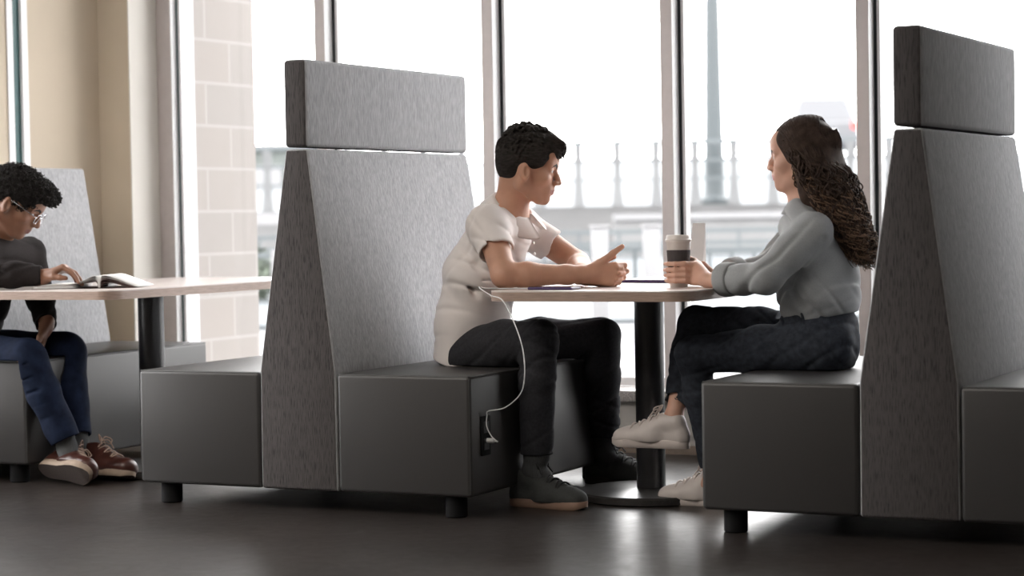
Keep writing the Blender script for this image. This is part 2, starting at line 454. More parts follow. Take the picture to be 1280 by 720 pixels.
def sculpt_head(f, o, R, s=1.0, female=False):
    """adds a head to field f. frame: x forward, y left, z up; origin between the ears at eye level"""
    P = lambda x, y, z: o + R @ (np.array([x, y, z]) * s)
    def E(c, r, k=.015, mode='add', R2=None): f.ell(P(*c), np.array(r) * s, R if R2 is None else R @ R2, k, mode)
    def C(a, b, ra, rb, k=.01, mode='add'): f.cap(P(*a), P(*b), ra * s, rb * s, k, mode)
    jw = .85 if female else 1.0
    E((-.014, 0, .030), (.098, .075, .084), .01)
    E((.030, 0, -.020), (.058, .062, .078), .02)
    for q in (-1, 1):
        C((-.012, q * .055 * jw, -.062), (.055, q * .020, -.101), .017, .015, .03)
        C((-.012, q * .057 * jw, -.062), (-.014, q * .062, -.01), .017, .018, .02)
        E((.056, q * .040, -.030), (.022, .022, .018), .02)
    E((.072, 0, -.098), (.017, .022, .017), .014)
    E((.070, 0, -.065), (.024, .030, .030), .02)
    E((.068, 0, .045), (.026, .05, .035), .03)
    br = .010 if female else .012
    for q in (-1, 1):
        C((.083, q * .006, .018), (.070, q * .045, .018), br, br * .9, .012)
        E((.092, q * .030, -.003), (.016, .017, .012), .014, 'sub')
        E((.0715, q * .031, -.003), (.0135, .0145, .0125), .004)
        C((.085, q * .018, .0065), (.074, q * .045, .003), .004, .004, .004)
        C((.083, q * .018, -.012), (.074, q * .043, -.010), .0035, .0035, .005)
    nl = .9 if female else 1.0
    C((.084, 0, .008), (.100, 0, -.018), .0075, .0085, .010)
    C((.098, 0, -.016), (.108 * (1 if not female else .985), 0, -.034), .0085, .0105 * nl, .008)
    for q in (-1, 1): E((.098, q * .012, -.038), (.011, .0075, .008), .005)
    C((.093, 0, -.045), (.090, 0, -.056), .006, .008, .01)
    C((.0925, 0, -.0625), (.082, .021, -.066), .0065, .003, .005); C((.0925, 0, -.0625), (.082, -.021, -.066), .0065, .003, .005)
    C((.090, 0, -.0735), (.080, .018, -.070), .0075, .003, .005); C((.090, 0, -.0735), (.080, -.018, -.070), .0075, .003, .005)
    C((.101, -.022, -.0685), (.101, .022, -.0685), .0016 + (.0025 if female else 0), .0016 + (.0025 if female else 0), .002, 'sub')
    E((.0985, 0, -.084), (.007, .018, .005), .008, 'sub')
    for q in (-1, 1):
        R2 = rotm(0, -.25, 0) @ rotm(q * .35, 0, 0)
        E((-.006, q * .086, -.020), (.0175, .0110, .030), .002, 'add', R2)
        E((.001, q * .0985, -.018), (.0105, .0095, .019), .002, 'sub', R2)
        E((-.003, q * .077, -.044), (.009, .006, .010), .005, 'add', R2)
    return P

def face_mats(v, f, o, R, s=1.0):
    """0 skin 1 lip 2 brow 3 eye white 4 iris, chosen by where each face sits on the head"""
    c = v[f].mean(1); q = (c - o) @ R / s
    mi = np.zeros(len(f), int)
    lip = (np.abs(q[:, 1]) < .022) & (q[:, 0] > .074) & (q[:, 2] < -.0585 - .15 * np.abs(q[:, 1])) & (q[:, 2] > -.0795 + .2 * np.abs(q[:, 1]))
    mi[lip] = 1
    zb = .0195 - 2.6 * (np.abs(q[:, 1]) - .028) ** 2 / .1
    br = (q[:, 0] > .060) & (np.abs(q[:, 1]) > .010) & (np.abs(q[:, 1]) < .046) & (np.abs(q[:, 2] - zb) < .0042)
    mi[br] = 2
    for y in (-.031, .031):
        e = (q[:, 0] > .062) & (np.abs(q[:, 1] - y) < .0115) & (np.abs(q[:, 2] + .0035) < .0048 * np.sqrt(np.clip(1 - ((q[:, 1] - y) / .0125) ** 2, 0, 1)))
        mi[e] = 3
        ii = e & ((q[:, 1] - y) ** 2 + (q[:, 2] + .0035) ** 2 < .0052 ** 2); mi[ii] = 4
    return mi

def hand(f, W, F_, N_, size=1.0, curls=None, thumb=None, side=1, spread=.0, k=.006):
    """W wrist, F_ towards the fingers, N_ out of the palm, side +1: thumb on the N x F side.
    curls: per finger (index..pinky) three bend angles towards the palm"""
    F_ = F_ / np.linalg.norm(F_); N_ = N_ - F_ * (N_ @ F_); N_ = N_ / np.linalg.norm(N_)
    U = np.cross(N_, F_) * side; sz = size
    at = lambda a, u, n: W + (F_ * a + U * u + N_ * n) * sz
    us = (.030, .010, -.010, -.028); kn = (.088, .091, .086, .078)
    ln = ((.042, .026, .021), (.046, .029, .022), (.042, .027, .021), (.033, .020, .018))
    f.cap(at(-.02, 0, 0), at(.02, 0, 0), .026 * sz, .024 * sz, .012, n=U, st=1.1)
    for i in range(4):
        f.cap(at(.012, us[i] * .6, 0), at(kn[i], us[i], -.002), .0150 * sz, .0118 * sz, .012)
        p = at(kn[i], us[i], -.002); ang = 0; c = curls[i] if curls else (.5, .6, .4)
        rr = (.0100, .0090, .0082, .0072) if i < 3 else (.0088, .0080, .0073, .0064)
        for j in range(3):
            ang += c[j]; d = F_ * math.cos(ang) + N_ * math.sin(ang) + U * (spread * (1.5 - i) * math.cos(ang))
            d /= np.linalg.norm(d); q = p + d * ln[i][j] * sz
            f.cap(p, q, rr[j] * sz, rr[j + 1] * sz, .003 if j else .006); p = q
    f.cap(at(.012, .012, .008), at(.048, .030, .010), .017 * sz, .013 * sz, .014)
    tp = thumb or ((.020, .022, .008), (.052, .042, .016), (.082, .050, .018), (.106, .052, .016))
    rt = (.0155, .0118, .0103, .0085)
    for j in range(len(tp) - 1): f.cap(at(*tp[j]), at(*tp[j + 1]), rt[j] * sz, rt[j + 1] * sz, .006)
    return at

def folds(amp, dirs, seed=0):
    rs = np.random.RandomState(seed); ph = rs.rand(len(dirs)) * 6
    def fn(x, y, z):
        d = 0
        for i, (kx, ky, kz) in enumerate(dirs):
            d = d + np.sin(kx * x + ky * y + kz * z + ph[i] + 1.7 * np.sin(11 * x + 9 * z + i) + 1.3 * np.sin(13 * y - 7 * z + 2 * i))
        return amp * d / len(dirs)
    return fn

def wrinkles(amp, dirs, seed=0, w=.35):
    """sharp grooves between soft swells"""
    rs = np.random.RandomState(seed); ph = rs.rand(len(dirs), 2) * 6
    def fn(x, y, z):
        d = 0
        for i, (kx, ky, kz) in enumerate(dirs):
            p = kx * x + ky * y + kz * z + ph[i, 0] + 1.6 * np.sin(9 * x + 7 * z + i) + 1.2 * np.sin(11 * y - 8 * z + 2 * i)
            m = .5 + .5 * np.sin(13 * z - 9 * x + 7 * y + ph[i, 1])
            d = d + m * m * (np.exp(-(np.sin(p * .5) / w) ** 2) - .25 * np.sin(p * .5 + 1.2) ** 2)
        return amp * d
    return fn

# ------------------------------------------------------------------ camera
CAMP = (3.7738, -5.9903, .9606)
def make_camera():
    cd = bpy.data.cameras.new('camera'); co = bpy.data.objects.new('camera', cd); COL.objects.link(co)
    yaw, pitch, roll = .46197, .034016, -.017326
    fw = Vector((-math.sin(yaw) * math.cos(pitch), math.cos(yaw) * math.cos(pitch), -math.sin(pitch)))
    r = Vector((math.cos(yaw), math.sin(yaw), 0)); u = r.cross(fw)
    r2 = r * math.cos(roll) + u * math.sin(roll); u2 = -r * math.sin(roll) + u * math.cos(roll)
    m = Matrix.Identity(4)
    for i in range(3): m[i][0] = r2[i]; m[i][1] = u2[i]; m[i][2] = -fw[i]; m[i][3] = CAMP[i]
    co.matrix_world = m
    cd.sensor_width = 36; cd.lens = 2694.98 / 1280 * 36; cd.clip_end = 500; cd.clip_start = .05
    cd.dof.use_dof = True; cd.dof.focus_distance = 7.15; cd.dof.aperture_fstop = 2.7
    SC.camera = co
make_camera()
SC.view_settings.view_transform = 'Standard'; SC.view_settings.look = 'None'
SC.view_settings.exposure = 0.16; SC.view_settings.gamma = 1; SC.view_settings.use_curve_mapping = False

# ------------------------------------------------------------------ world: bright overcast
w = bpy.data.worlds.new('overcast_sky'); SC.world = w; w.use_nodes = True
bg = w.node_tree.nodes['Background']; bg.inputs[0].default_value = (1.0, .99, .985, 1); bg.inputs[1].default_value = SKY = 8.0

# ------------------------------------------------------------------ room shell
YW = 2.10                                            # inner face of the window wall
def struct(o): o['kind'] = 'structure'; return o
def sbox(name, lo, hi, mat, bev=0): return struct(box(name, lo, hi, mat, None, bev))
sbox('floor', (-2.35, -9.0, -.10), (6.6, 1.95, 0), MT['floor'])
sbox('ceiling', (-2.6, -9.2, 3.0), (6.8, 2.3, 3.15), MT['ceil'])
sbox('wall_back', (-2.4, -9.2, 0), (6.7, -9.0, 3.0), MT['roomwall'])
sbox('wall_right', (6.6, -9.0, 0), (6.8, 2.3, 3.0), MT['roomwall'])
sbox('wall_window_sill', (-2.03, 1.93, 0), (6.6, YW + .12, .205), MT['roomwall'])
sbox('trim_1', (-2.03, 1.90, .205), (6.6, YW + .02, .250), MT['sill'], .004)
sbox('baseboard_front', (-2.03, 1.915, 0), (6.6, 1.93, .035), MT['base'])
sbox('wall_window_header', (-2.03, YW, 2.75), (6.6, YW + .14, 3.0), MT['roomwall'])
sbox('wall_window_right', (2.85, YW - .02, .25), (6.6, YW + .14, 2.75), MT['roomwall'])
# the beige corner left of the window wall: a return wall, a wall facing the room and its side, coloured paler for the window light on it
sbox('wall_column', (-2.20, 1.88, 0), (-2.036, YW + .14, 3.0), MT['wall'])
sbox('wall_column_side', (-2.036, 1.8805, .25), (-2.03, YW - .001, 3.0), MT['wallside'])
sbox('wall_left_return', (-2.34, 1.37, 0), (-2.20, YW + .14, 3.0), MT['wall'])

def window_frame(name, x0, x1, z0=.25, z1=2.75):
    """one pane between two mullion centre lines with its slim aluminium sub-frame"""
    bm = bmesh.new(); t = .012
    add_box(bm, (x0, YW + .035, z0), (x1, YW + .075, z0 + .035))
    add_box(bm, (x0, YW + .035, z1 - .04), (x1, YW + .075, z1))
    add_box(bm, (x0, YW + .035, z0 + .035), (x0 + t, YW + .075, z1 - .04))
    add_box(bm, (x1 - t, YW + .035, z0 + .035), (x1, YW + .075, z1 - .04))
    o = struct(obj_bm(name, bm, MT['frameside']))
    g = box('pane', (x0 + t, YW + .052, z0 + .035), (x1 - t, YW + .058, z1 - .04), MT['glass'], o)
    return o
MX = [-1.178, -.362, .445, 1.259, 2.073, 2.80]      # left edges of the mullions
MW = .052
n = 1
for i, x in enumerate([-1.99] + MX):
    nm = 'trim_%d' % (i + 2)
    wd = .038 if i == 0 else MW
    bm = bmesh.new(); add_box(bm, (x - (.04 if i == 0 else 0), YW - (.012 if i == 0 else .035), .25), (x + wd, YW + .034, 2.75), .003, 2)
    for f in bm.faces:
        if f.normal.x > .8: f.material_index = 1  # right-hand side whiter: the skylight it catches is put into the colour
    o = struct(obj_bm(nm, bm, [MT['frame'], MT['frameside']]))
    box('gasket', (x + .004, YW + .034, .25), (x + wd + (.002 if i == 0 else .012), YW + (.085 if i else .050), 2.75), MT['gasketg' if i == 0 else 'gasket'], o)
edges = [-1.99 + .033] + MX
for i in range(len(edges) - 1):
    x0 = edges[i] + (MW if i else 0) + .012; window_frame('window_%d' % (i + 1), x0, MX[i] + .004)
# white outer strip beside the first frame
o = sbox('trim_9', (-2.02, YW + .0505, .25), (-1.949, YW + .165, 2.75), MT['reveal'])

# left wall with tall windows toward the camera side
XL = -2.20
sbox('wall_left_lower', (XL - .14, -9.0, 0), (XL, 1.37, .25), MT['roomwall'])
sbox('wall_left_upper', (XL - .14, -9.0, 2.75), (XL, 1.37, 3.0), MT['roomwall'])
ys = [1.37, .55, -.45, -1.45]
for i, y in enumerate(ys):
    bm = bmesh.new(); add_box(bm, (XL - .07, y - (.044 if i == 0 else .026), .25), (XL + .02, y + (0 if i == 0 else .026), 2.75), .003, 2)
    o = struct(obj_bm('trim_%d' % (11 + i), bm, MT['frameside']))
    if i == 0:
        box('gasket', (XL - .01, y - .098, .25), (XL + .008, y - .0445, 2.75), MT['gasketg'], o)
        box('outer_strip', (XL - .05, y - .136, .25), (XL + .02, y - .0985, 2.75), MT['frameside'], o)
        box('post', (XL - .06, y - .236, .25), (XL + .015, y - .1365, 2.75), MT['wall'], o)
for i in range(len(ys) - 1):
    bm = bmesh.new(); add_box(bm, (XL - .06, ys[i + 1] + .026, .25), (XL - .03, ys[i] - .2365 if i == 0 else ys[i] - .026, .29))
    add_box(bm, (XL - .06, ys[i + 1] + .026, 2.71), (XL - .03, ys[i] - .2365 if i == 0 else ys[i] - .026, 2.75))
    o = struct(obj_bm('window_%d' % (7 + i), bm, MT['frameside']))
    box('pane', (XL - .048, ys[i + 1] + .026, .29), (XL - .042, ys[i] - .2365 if i == 0 else ys[i] - .026, 2.71), MT['glass'], o)
sbox('wall_left', (XL - .14, -9.0, .25), (XL, -1.476, 2.75), MT['roomwall'])

# unseen glowing ceiling panels, added to lift the ambient light in the room
def fill_panel(x, y):
    t = thing('ceiling_light', 'white rectangular ceiling light panel set in the ceiling', 'ceiling light', (x, y, 2.985), 0, 'ceiling light panels')
    m = bpy.data.materials.get('lamp_diffuser')
    if not m:
        m, nt, b = nmat('lamp_diffuser'); b.inputs['Emission Color'].default_value = (1, .93, .84, 1)
        b.inputs['Emission Strength'].default_value = 15.0
    bm = bmesh.new()
    for a, b_ in (((-.64, -.34), (.64, -.30)), ((-.64, .30), (.64, .34)), ((-.64, -.30), (-.60, .30)), ((.60, -.30), (.64, .30))):
        add_box(bm, (a[0], a[1], -.02), (b_[0], b_[1], .014))
    obj_bm('frame', bm, MT['frameside'], t)
    box('diffuser', (-.60, -.30, -.008), (.60, .30, .008), m, t)
for x, y in ((-1.2, -2.6), (.5, -2.6), (-1.2, -4.4), (.5, -4.4)): fill_panel(x, y)

# ------------------------------------------------------------------ booths
A0, SL, TT, HT, HH, DD, ZB, SH = .147, .488, .042, 1.480, 1.191, 1.17, .07, .455
def loft_tower():
    """tapering panel: straight base to seat height, then both faces lean in"""
    bm = bmesh.new()
    prof = [(ZB, A0, 0.0, DD), (SH + .01, A0 - .002, 0.0, DD), (HH - .004, TT, .022, DD - .022)]
    rings = []
    for z, a, y0, y1 in prof:
        rings.append([bm.verts.new(p) for p in ((-a, y0, z), (a, y0, z), (a, y1, z), (-a, y1, z))])
    for r0, r1 in zip(rings, rings[1:]):
        for i in range(4):
            f = bm.faces.new((r0[i], r0[(i + 1) % 4], r1[(i + 1) % 4], r1[i])); f.material_index = 1 if i in (1, 3) else 0
    bm.faces.new(rings[0][::-1]); bm.faces.new(rings[-1])
    es = [e for e in bm.edges]
    bmesh.ops.bevel(bm, geom=es, offset=.010, segments=3, profile=.5, affect='EDGES')
    bm.normal_update()
    for f in bm.faces: f.material_index = 1 if (abs(f.normal.x) > .45 or f.normal.z > .7) and abs(f.normal.y) < .75 else 0  # top takes the light fabric too, sky light put into its colour
    return bm
def headrest_bm():
    bm = bmesh.new(); add_box(bm, (-TT - .001, .018, HH + .002), (TT + .001, DD - .018, HT), .014, 4)
    for f in bm.faces: f.material_index = 1 if (abs(f.normal.x) > .5 or f.normal.z > .7) and abs(f.normal.y) < .75 else 0  # headrest top also paler in colour to carry the light from the sky
    return bm
def seat_bm(s):
    bm = bmesh.new(); x0, x1 = sorted((s * (A0 + .002), s * (A0 + SL)))
    add_box(bm, (x0, 0, ZB), (x1, DD, SH), .014, 4); return bm
def piping_lines(s):
    x0, x1 = sorted((s * (A0 + .008), s * (A0 + SL - .006))); L = []
    for y in (.006, DD - .006):
        L.append((np.array([(x0, y, SH - .004), (x1, y, SH - .004)]), .0035))
    xs = s * (A0 + SL - .005)
    L.append((np.array([(xs, .006, ZB + .01), (xs, .006, SH - .006)]), .003))
    L.append((np.array([(xs, .01, SH - .005), (xs, DD - .01, SH - .005)]), .0035))
    return L
def make_booth(x, y, label, sides=(-1, 1), head=True):
    t = thing('booth_bench', label, 'bench', (x, y, 0), 0, 'grey upholstered booth benches')
    obj_bm('tower', loft_tower(), [MT['fab_dark'], MT['fab_light']], t, True, .7)
    if head: obj_bm('headrest', headrest_bm(), [MT['fab_dark'], MT['fab_light']], t, True, .7)
    for s in sides:
        se = obj_bm('seat', seat_bm(s), MT['vinyl'], t, True, .7)
        v, f = tubes(piping_lines(s), 6); obj_py('piping', v, f, MT['piping'], se, True)
        for ly in (.06, DD - .06):
            lx = s * (A0 + SL - .085)
            lathe_obj('leg', [(.033, 0), (.036, .004), (.036, ZB + .002)], MT['blackplastic'], t, 20, (lx, ly, 0))
    return t
booth_m = make_booth(0, 0, 'high grey two-sided booth bench in the middle, behind the man in the white polo')
booth_r = make_booth(2.0473, 0, 'high grey two-sided booth bench at the right, behind the woman with long hair')
booth_l = make_booth(-1.985, .28, 'lower grey booth bench at the far left with no headrest', sides=(1,), head=False)
# outlet in the end of the middle seat
ol = box('outlet', (.634, .070, .195), (.641, .132, .322), MT['blackplastic'], booth_m, .003, 2)
for z in (.232, .286):
    box('socket', (.6405, .083, z - .018), (.6428, .119, z + .018), MT['black'], ol, .001, 1)

# ------------------------------------------------------------------ tables
def rounded_rect(x0, y0, x1, y1, r, n=10):
    pts = []
    for cx, cy, a0 in ((x1 - r, y0 + r, -90), (x1 - r, y1 - r, 0), (x0 + r, y1 - r, 90), (x0 + r, y0 + r, 180)):
        for i in range(n + 1):
            a = math.radians(a0 + 90 * i / n); pts.append((cx + r * math.cos(a), cy + r * math.sin(a)))
    return pts
def slab(pts, z0, z1, bev=.003):
    bm = bmesh.new(); lo = [bm.verts.new((x, y, z0)) for x, y in pts]; hi = [bm.verts.new((x, y, z1)) for x, y in pts]
    n = len(pts)
    bm.faces.new(lo[::-1]); bm.faces.new(hi)
    for i in range(n): bm.faces.new((lo[i], lo[(i + 1) % n], hi[(i + 1) % n], hi[i]))
    return bm
TZ = .718
def make_table(x, y, x0, y0, x1, y1, label, r):
    t = thing('pedestal_table', label, 'table', (x, y, 0), 0, 'pedestal tables between the booths')
    P = [(a - x, b - y) for a, b in rounded_rect(x0, y0, x1, y1, r)]
    obj_bm('tabletop', slab(P, TZ - .004, TZ), MT['table'], t)
    obj_bm('edge_band', slab([(a, b) for a, b in P], TZ - .033, TZ - .0041), MT['tedge'], t, True, .6)
    lathe_obj('pole', [(.049, .026), (.049, TZ - .04)], MT['black'], t, 40)
    lathe_obj('base_plate', [(.245, 0), (.252, .004), (.252, .022), (.246, .028), (.06, .031), (.05, .034)], MT['disc'], t, 64)
    box('mounting_plate', (-.12, -.12, TZ - .042), (.12, .12, TZ - .033), MT['black'], t, .002, 1)
    return t
table_m = make_table(.955, .70, .625, .13, 1.325, 1.55, 'pedestal table with rounded corners between the man in white and the woman', .07)
table_l = make_table(-1.13, .76, -1.62, .16, -.86, 1.62, 'pedestal table under the open magazine at the left', .07)

# ------------------------------------------------------------------ things on the middle table
def lay(name, label, cat, c, hx, hy, hz, rz, mats, parts=True):
    t = thing(name, label, cat, c, rz)
    box('body', (-hx, -hy, 0), (hx, hy, hz), mats[0], t, min(hz * .45, .004), 3)
    box('screen', (-hx + .004, -hy + .004, hz), (hx - .004, hy - .004, hz + .0008), mats[1], t)
    return t
lay('smartphone', 'black smartphone on the near table edge by the elbow of the man in white', 'phone', (.815, .255, TZ + .0002), .078, .037, .009, .0, (MT['phoneback'], MT['phone']))
tb = lay('tablet', 'dark tablet lying on the table behind the clasped hands', 'tablet', (.885, .93, TZ + .0002), .125, .085, .010, -.25, (MT['phoneback'], MT['phone']))
# folded white card standing beyond the cup
t = thing('table_card', 'white card standing upright on the middle table behind the coffee cup', 'card', (.885, 1.30, TZ), .35)
vs = [(-.030, 0, 0), (.026, 0, 0), (.040, .035, .20), (-.006, .035, .20), (-.016, .075, 0), (.040, .075, 0)]
VV = []; 
def sheet(quads, th=.0012):
    v = []; f = []
    for q in quads:
        q = [Vector(p) for p in q]; nn = (q[1] - q[0]).cross(q[2] - q[0]).normalized() * th
        b = len(v); v += [p for p in q] + [p + nn for p in q]
        f += [(b, b + 1, b + 2, b + 3), (b + 7, b + 6, b + 5, b + 4), (b, b + 4, b + 5, b + 1), (b + 1, b + 5, b + 6, b + 2), (b + 2, b + 6, b + 7, b + 3), (b + 3, b + 7, b + 4, b)]
    return v, f
v, f = sheet([(vs[0], vs[1], vs[2], vs[3]), (vs[5], vs[4], vs[3], vs[2])]); obj_py('folded_card', v, f, MT['paper'], t, False)

CUP = (1.165, .455, TZ)
t = thing('coffee_cup', 'cream paper coffee cup with dark sleeve and lid held by the woman', 'cup', CUP)
lathe_obj('cup_body', [(.0265, .001), (.0285, 0), (.0385, .148), (.0400, .150), (.0385, .152)], MT['cup'], t, 48)
lathe_obj('sleeve', [(.0298, .028), (.0318, .027), (.0384, .119), (.0368, .120)], MT['sleeve'], t, 48)
lathe_obj('lid', [(.0412, .146), (.0425, .148), (.0425, .153), (.0395, .156), (.0380, .166), (.0365, .168), (.0350, .1675), (.0340, .163), (.0005, .163)], MT['lid'], t, 48)

# charging cable
cb = thing('charging_cable', 'thin white cable hanging from the phone over the table edge to the outlet', 'cable', (.70, .12, TZ))
tube_obj('cord', [(.737, .255, TZ + .005), (.68, .25, TZ + .004), (.605, .20, TZ + .006), (.612, .125, TZ + .012), (.665, .10, TZ - .012), (.715, .085, .69), (.765, .065, .62), (.805, .04, .54), (.815, .03, .46), (.79, .05, .40), (.72, .08, .352), (.655, .09, .338), (.622 + .025, .095, .322), (.648, .09, .29), (.665, .09, .258), (.690, .08, .243)], .0018, MT['white'], cb, 8, 10)
tube_obj('plug', [(.6435, .101, .243), (.668, .101, .243)], .008, MT['white'], cb, 10, 4)
tube_obj('connector', [(.690, .08, .243), (.668, .101, .243)], .0035, MT['white'], cb, 8, 4)

# ------------------------------------------------------------------ magazine on the left table
def magazine():
    """seen from the end of its spine: both halves bow up from the fold and fall to the table"""
    t = thing('open_magazine', 'open magazine with curling pages on the left table', 'magazine', (-1.128, .50, TZ), .42)
    def page(P_, m, name, th=.0011, y0=-.15, d=.27, ur=0):
        L_ = smooth_line([(p[0], 0, p[1]) for p in P_], 8); v = []; n = len(L_)
        for x, _, z in L_:
            for y in (y0, y0 + d): v.append((x, y + ur, z))
        b = len(v); v = v + [(p[0], p[1], p[2] + th) for p in v]; f = []
        for i in range(n - 1):
            a = i * 2; f += [(a, a + 1, a + 3, a + 2), (b + a, b + a + 2, b + a + 3, b + a + 1), (a, a + 2, b + a + 2, b + a), (a + 1, b + a + 1, b + a + 3, a + 3)]
        f += [(0, b, b + 1, 1), (2 * n - 2, 2 * n - 1, b + 2 * n - 1, b + 2 * n - 2)]
        return obj_py(name, v, f, m, t, True)
    page([(-.25, .0004), (-.12, .0004), (.0, .0004)], MT['printd'], 'cover'); page([(.0, .0004), (.06, .0004), (.13, .0006)], MT['printd'], 'cover')
    for j in range(6):   # the flat stack of pages on the left
        page([(-.245 + .002 * j, .002 + .0013 * j), (-.17, .002 + .0016 * j), (-.09, .003 + .0016 * j)], MT['paper'], 'page')
    for j in range(4):   # bowed sheets left of the fold
        h = .024 + .006 * j
        page([(-.235 + .01 * j, .011 + .001 * j), (-.12, .013 + .0012 * j), (-.065, .018 + .003 * j), (-.030, h), (-.010, h - .002), (-.002 - .001 * (3 - j), .002)], [MT['printd'], MT['print'], MT['paper'], MT['paper']][j], 'page')
    for j in range(4):   # bowed sheets right of the fold
        h = .022 + .008 * j
        page([(.002 + .001 * (3 - j), .002), (.006, h - .006), (.022, h), (.055, h * .80), (.095 + .006 * j, h * .30), (.118 + .008 * j, .003)], [MT['printd'], MT['printd'], MT['print'], MT['paper']][j], 'page')
    return t
magazine()

# ------------------------------------------------------------------ outdoors (frame: s to the right, d away from the viewer, heights absolute)
YAW = .46197
E1 = np.array([math.cos(YAW), math.sin(YAW)]); E2 = np.array([-math.sin(YAW), math.cos(YAW)])
def W2(s, d): return CAMP[0] + E1[0] * s + E2[0] * d, CAMP[1] + E1[1] * s + E2[1] * d
def out(name, label, cat, s, d, z=0, group=None, rz=0): 
    x, y = W2(s, d); return thing(name, label, cat, (x, y, z), YAW + rz, group)
# exterior return wall of the building, seen through the first pane
sbox('wall_exterior', (-2.45, YW + .14, -.3), (-1.98, 2.81, 3.4), MT['block'])
bm = bmesh.new(); add_box(bm, (-90, 2.25, -.45), (60, 150, -.15)); g = struct(obj_bm('ground', bm, MT['pave']))
bm = bmesh.new(); add_box(bm, (-60, -30, -.45), (-2.6, 2.24, -.15)); g = struct(obj_bm('ground_side', bm, MT['pave']))
# retaining wall and upper street
x, y = W2(0, 31.4)
o = box('retaining_wall', (-40, 0, -.15), (34, .5, 1.06), MT['conc']); o.location = (x, y, 0); o.rotation_euler = (0, 0, YAW); struct(o); o.name = 'wall_street'
bm = bmesh.new()
v4 = [bm.verts.new(p) for p in ((-40, .5, 1.0), (34, .5, 1.0), (34, 90, 4.0), (-40, 90, 4.0), (-40, .5, -.15), (34, .5, -.15), (34, 90, -.15), (-40, 90, -.15))]
for q in ((0, 1, 2, 3), (7, 6, 5, 4), (0, 4, 5, 1), (1, 5, 6, 2), (2, 6, 7, 3), (3, 7, 4, 0)): bm.faces.new([v4[i] for i in q])
bm.normal_update(); o = obj_bm('ground_street', bm, MT['road']); o.location = (x, y, 0); o.rotation_euler = (0, 0, YAW); struct(o)
# parapet: tapered concrete posts with three rails
t = out('street_railing', 'pale railing with tapered posts along the raised street outside', 'railing', 0, 31.1, 1.06)
for i in range(-18, 30):
    s = .056 + .56 * i + 1.49
    bm = bmesh.new(); a, b = .085, .045
    vs = [bm.verts.new((s + sx * q, sy * q, z)) for z, q in ((0, a), (.25, .06), (.55, b), (.70, .055), (.88, .06)) for sx, sy in ((-1, -1), (1, -1), (1, 1), (-1, 1))]
    for k in range(4):
        for j in range(4):
            bm.faces.new((vs[k * 4 + j], vs[k * 4 + (j + 1) % 4], vs[k * 4 + 4 + (j + 1) % 4], vs[k * 4 + 4 + j]))
    bm.faces.new(vs[0:4][::-1]); bm.faces.new(vs[-4:]); obj_bm('post', bm, MT['conc2'], t)
for z, h in ((.88, .06), (.62, .04), (.36, .03)):
    box('rail', (-9.5, -.02, z), (18.5, .02, z + h), MT['railm'], t)
box('kerb', (-9.5, -.2, -.0), (11, .18, .10), MT['conc'], t) if False else None
# lower walkway with two low fences
def low_fence(s0, s1, d, z0, z1, label, step=.22, rails=(0, 1), post=.035, mat='railm', nposts=3):
    t = out('low_fence', label, 'fence', (s0 + s1) / 2, d, z0, 'bar fences outside'); h = z1 - z0; L = (s1 - s0) / 2
    for q in rails: box('rail', (-L, -.02, h * q - .025 + (.03 if q == 0 else 0)), (L, .02, h * q + .025), MT[mat], t)
    n = int(2 * L / step)
    for i in range(n):
        x = -L + step * (i + .5); box('bar', (x - post / 2, -.012, .02), (x + post / 2, .012, h - .02), MT[mat], t)
    for i in range(nposts + 1):
        x = -L + 2 * L * i / nposts; box('post', (x - .06, -.05, -.25), (x + .06, .05, h + .05), MT['railw'], t)
    return t
low_fence(-4.0, 1.5, 20, .18, .62, 'grey bar fence outside beyond the middle table', .21)
low_fence(1.55, 8.5, 20.3, .20, .60, 'dark grey bar fence outside behind the coffee cup and the woman', .21)
low_fence(-3.4, 12, 27, .42, .72, 'low grey barrier rail outside below the raised street', .5, (0, .5, 1))
# sloped road between
bm = bmesh.new()
pts = [(-6, 21.5, -.1), (16, 21.5, -.1), (16, 30.8, .62), (-6, 30.8, .30)]
vs = [bm.verts.new((*W2(p[0], p[1]), p[2])) for p in pts] + [bm.verts.new((*W2(p[0], p[1]), -.15)) for p in pts]
for q in ((0, 1, 2, 3), (7, 6, 5, 4), (0, 4, 5, 1), (1, 5, 6, 2), (2, 6, 7, 3), (3, 7, 4, 0)): bm.faces.new([vs[i] for i in q])
struct(obj_bm('ground_ramp', bm, MT['road']))
# planter box / low wall strips
for s0, s1, d, z0, z1, m, lab in ((-2.6, .9, 24.5, .35, .55, 'conc', 'long pale concrete kerb wall outside left of centre'), (1.4, 14, 29.5, .78, .98, 'conc', 'long pale concrete kerb wall outside under the raised street')):
    t = out('kerb_wall', lab, 'wall', (s0 + s1) / 2, d, -.1, 'kerb walls outside')
    box('wall_body', (-(s1 - s0) / 2, -.15, 0), ((s1 - s0) / 2, .15, z1 - .02), MT[m], t); box('coping', (-(s1 - s0) / 2, -.2, z1 - .02), ((s1 - s0) / 2, .2, z1 + .06), MT['railw'], t)
# white posts behind middle pane
for s, lab in ((.80, 'thin pale post outside near the middle of the centre pane'), (1.27, 'thin pale post outside just left of the mullion behind the cup')):
    t = out('bollard_post', lab, 'post', s, 19.5, -.15, 'pale posts outside')
    box('shaft', (-.075, -.075, 0), (.075, .075, .98), MT['railw'], t, .01); box('cap', (-.09, -.09, .98), (.09, .09, 1.0), MT['railw'], t, .005)
